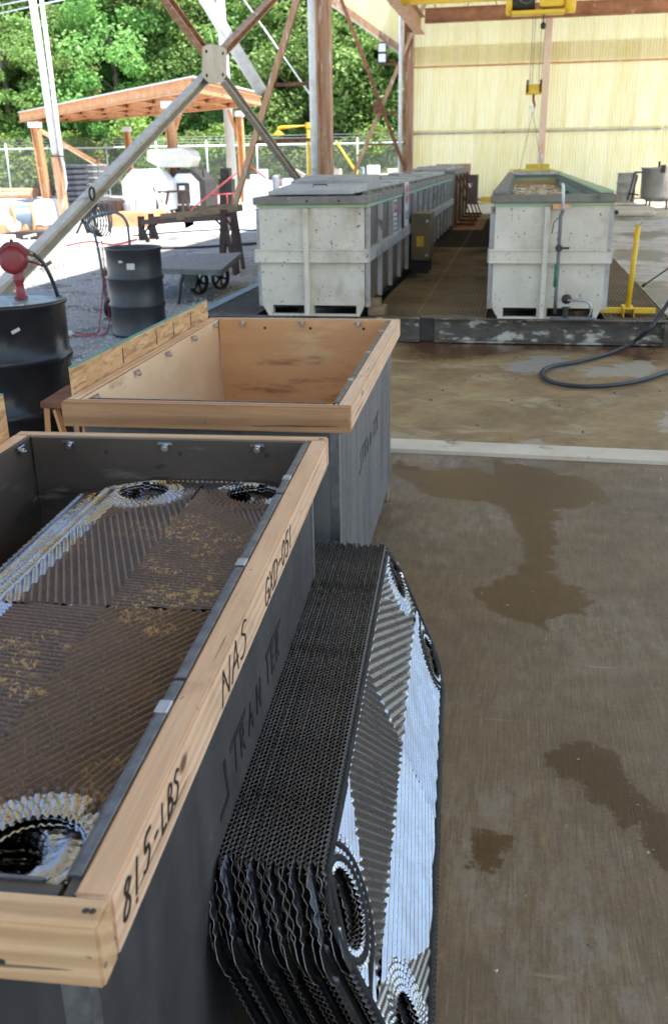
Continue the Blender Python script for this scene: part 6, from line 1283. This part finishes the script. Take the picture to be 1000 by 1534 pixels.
for m_ in crowns: m_.materials.append(M['leaf'])
for m_ in trunkm: m_.materials.append(M['bark'])
bush.materials.append(M['leafy'])
rt = random.Random(21); names = ['broad', 'slender', 'spreading']
ti = 0
for row, (yy, n, x0, x1, zc) in enumerate(((63, 12, -52, -4, 6.6), (68, 13, -58, -3, 11.5), (74, 13, -62, -2, 15.5), (80, 9, -60, -4, 9.5))):
    for i in range(n):
        x = x0 + (x1 - x0) * (i + .5) / n + rt.uniform(-1, 1); y = yy + rt.uniform(-2, 2) + (x + 30) * .12; kd = rt.randrange(3)
        rowname = ('first row behind the fence', 'second row behind the fence', 'tall third row of the wood', 'rear row of the wood')[row]
        t = thing('leafy_tree', names[kd] + ' green leafy tree in the ' + rowname, 'tree', (x, y, 0), rt.uniform(0, 6.28), 'trees of the wood behind the fence'); s = rt.uniform(.9, 1.2)
        c = link('crown', crowns[kd], None, t); c.location = (0, 0, zc + rt.uniform(-1, 1)); c.scale = (s * 1.15, s * 1.15, s * 1.1)
        if row < 2: c2 = link('crown', crowns[(kd + 1) % 3], None, t); c2.location = (rt.uniform(-1, 1), 1.2, zc - 4.2); c2.scale = (s * .8, s * .8, s * .7)
        tk = link('trunk', trunkm[i % 2], None, t); tk.scale = (1, 1, (zc + 2) / 11)
for i, (px, d) in enumerate(((340, 61), (395, 60.5), (560, 61), (120, 59), (20, 59), (300, 62), (470, 61.5), (215, 60))):
    p = AY(px, 240, d); b = link('shrub', bush, None); b.location = (p.x, d, rt.uniform(1.2, 2.6)); b.rotation_euler = (0, 0, rt.uniform(0, 6)); s = rt.uniform(.8, 1.2); b.scale = (s, s, s)
    tag(b, ('bright green shrub behind the fence by the right canopy post', 'bright shrub behind the fence left of the shower', 'light green shrub behind the fence beside the far raking leg', 'yellow green shrub behind the fence under the canopy roof', 'pale shrub behind the fence at the far left', 'bright shrub behind the generator hood', 'light shrub behind the broad column', 'bright shrub behind the compressor')[i], 'shrub')
wd = crown('wood_mass', 31, 1, 1, 10, 10, .2); 
rg = np.random.default_rng(5); N_ = 26000; px_ = np.stack([rg.uniform(-85, 5, N_), 92 + rg.uniform(-4, 4, N_), rg.uniform(0, 24, N_)], 1); px_[:, 1] += (px_[:, 0] + 30) * .12
nr_ = rg.normal(size=(N_, 3)); nr_ /= np.linalg.norm(nr_, axis=1)[:, None]; tt = np.cross(nr_, rg.normal(size=(N_, 3))); tt /= np.linalg.norm(tt, axis=1)[:, None]; bb = np.cross(nr_, tt)
V = np.stack([px_ - tt * .8, px_ - bb * .5, px_ + tt * .8, px_ + bb * .5], 1).reshape(-1, 3); link('far_wood', np_mesh('far_wood', V, np.arange(len(V)).reshape(-1, 4), False), M['leaf'], None, 'stuff')
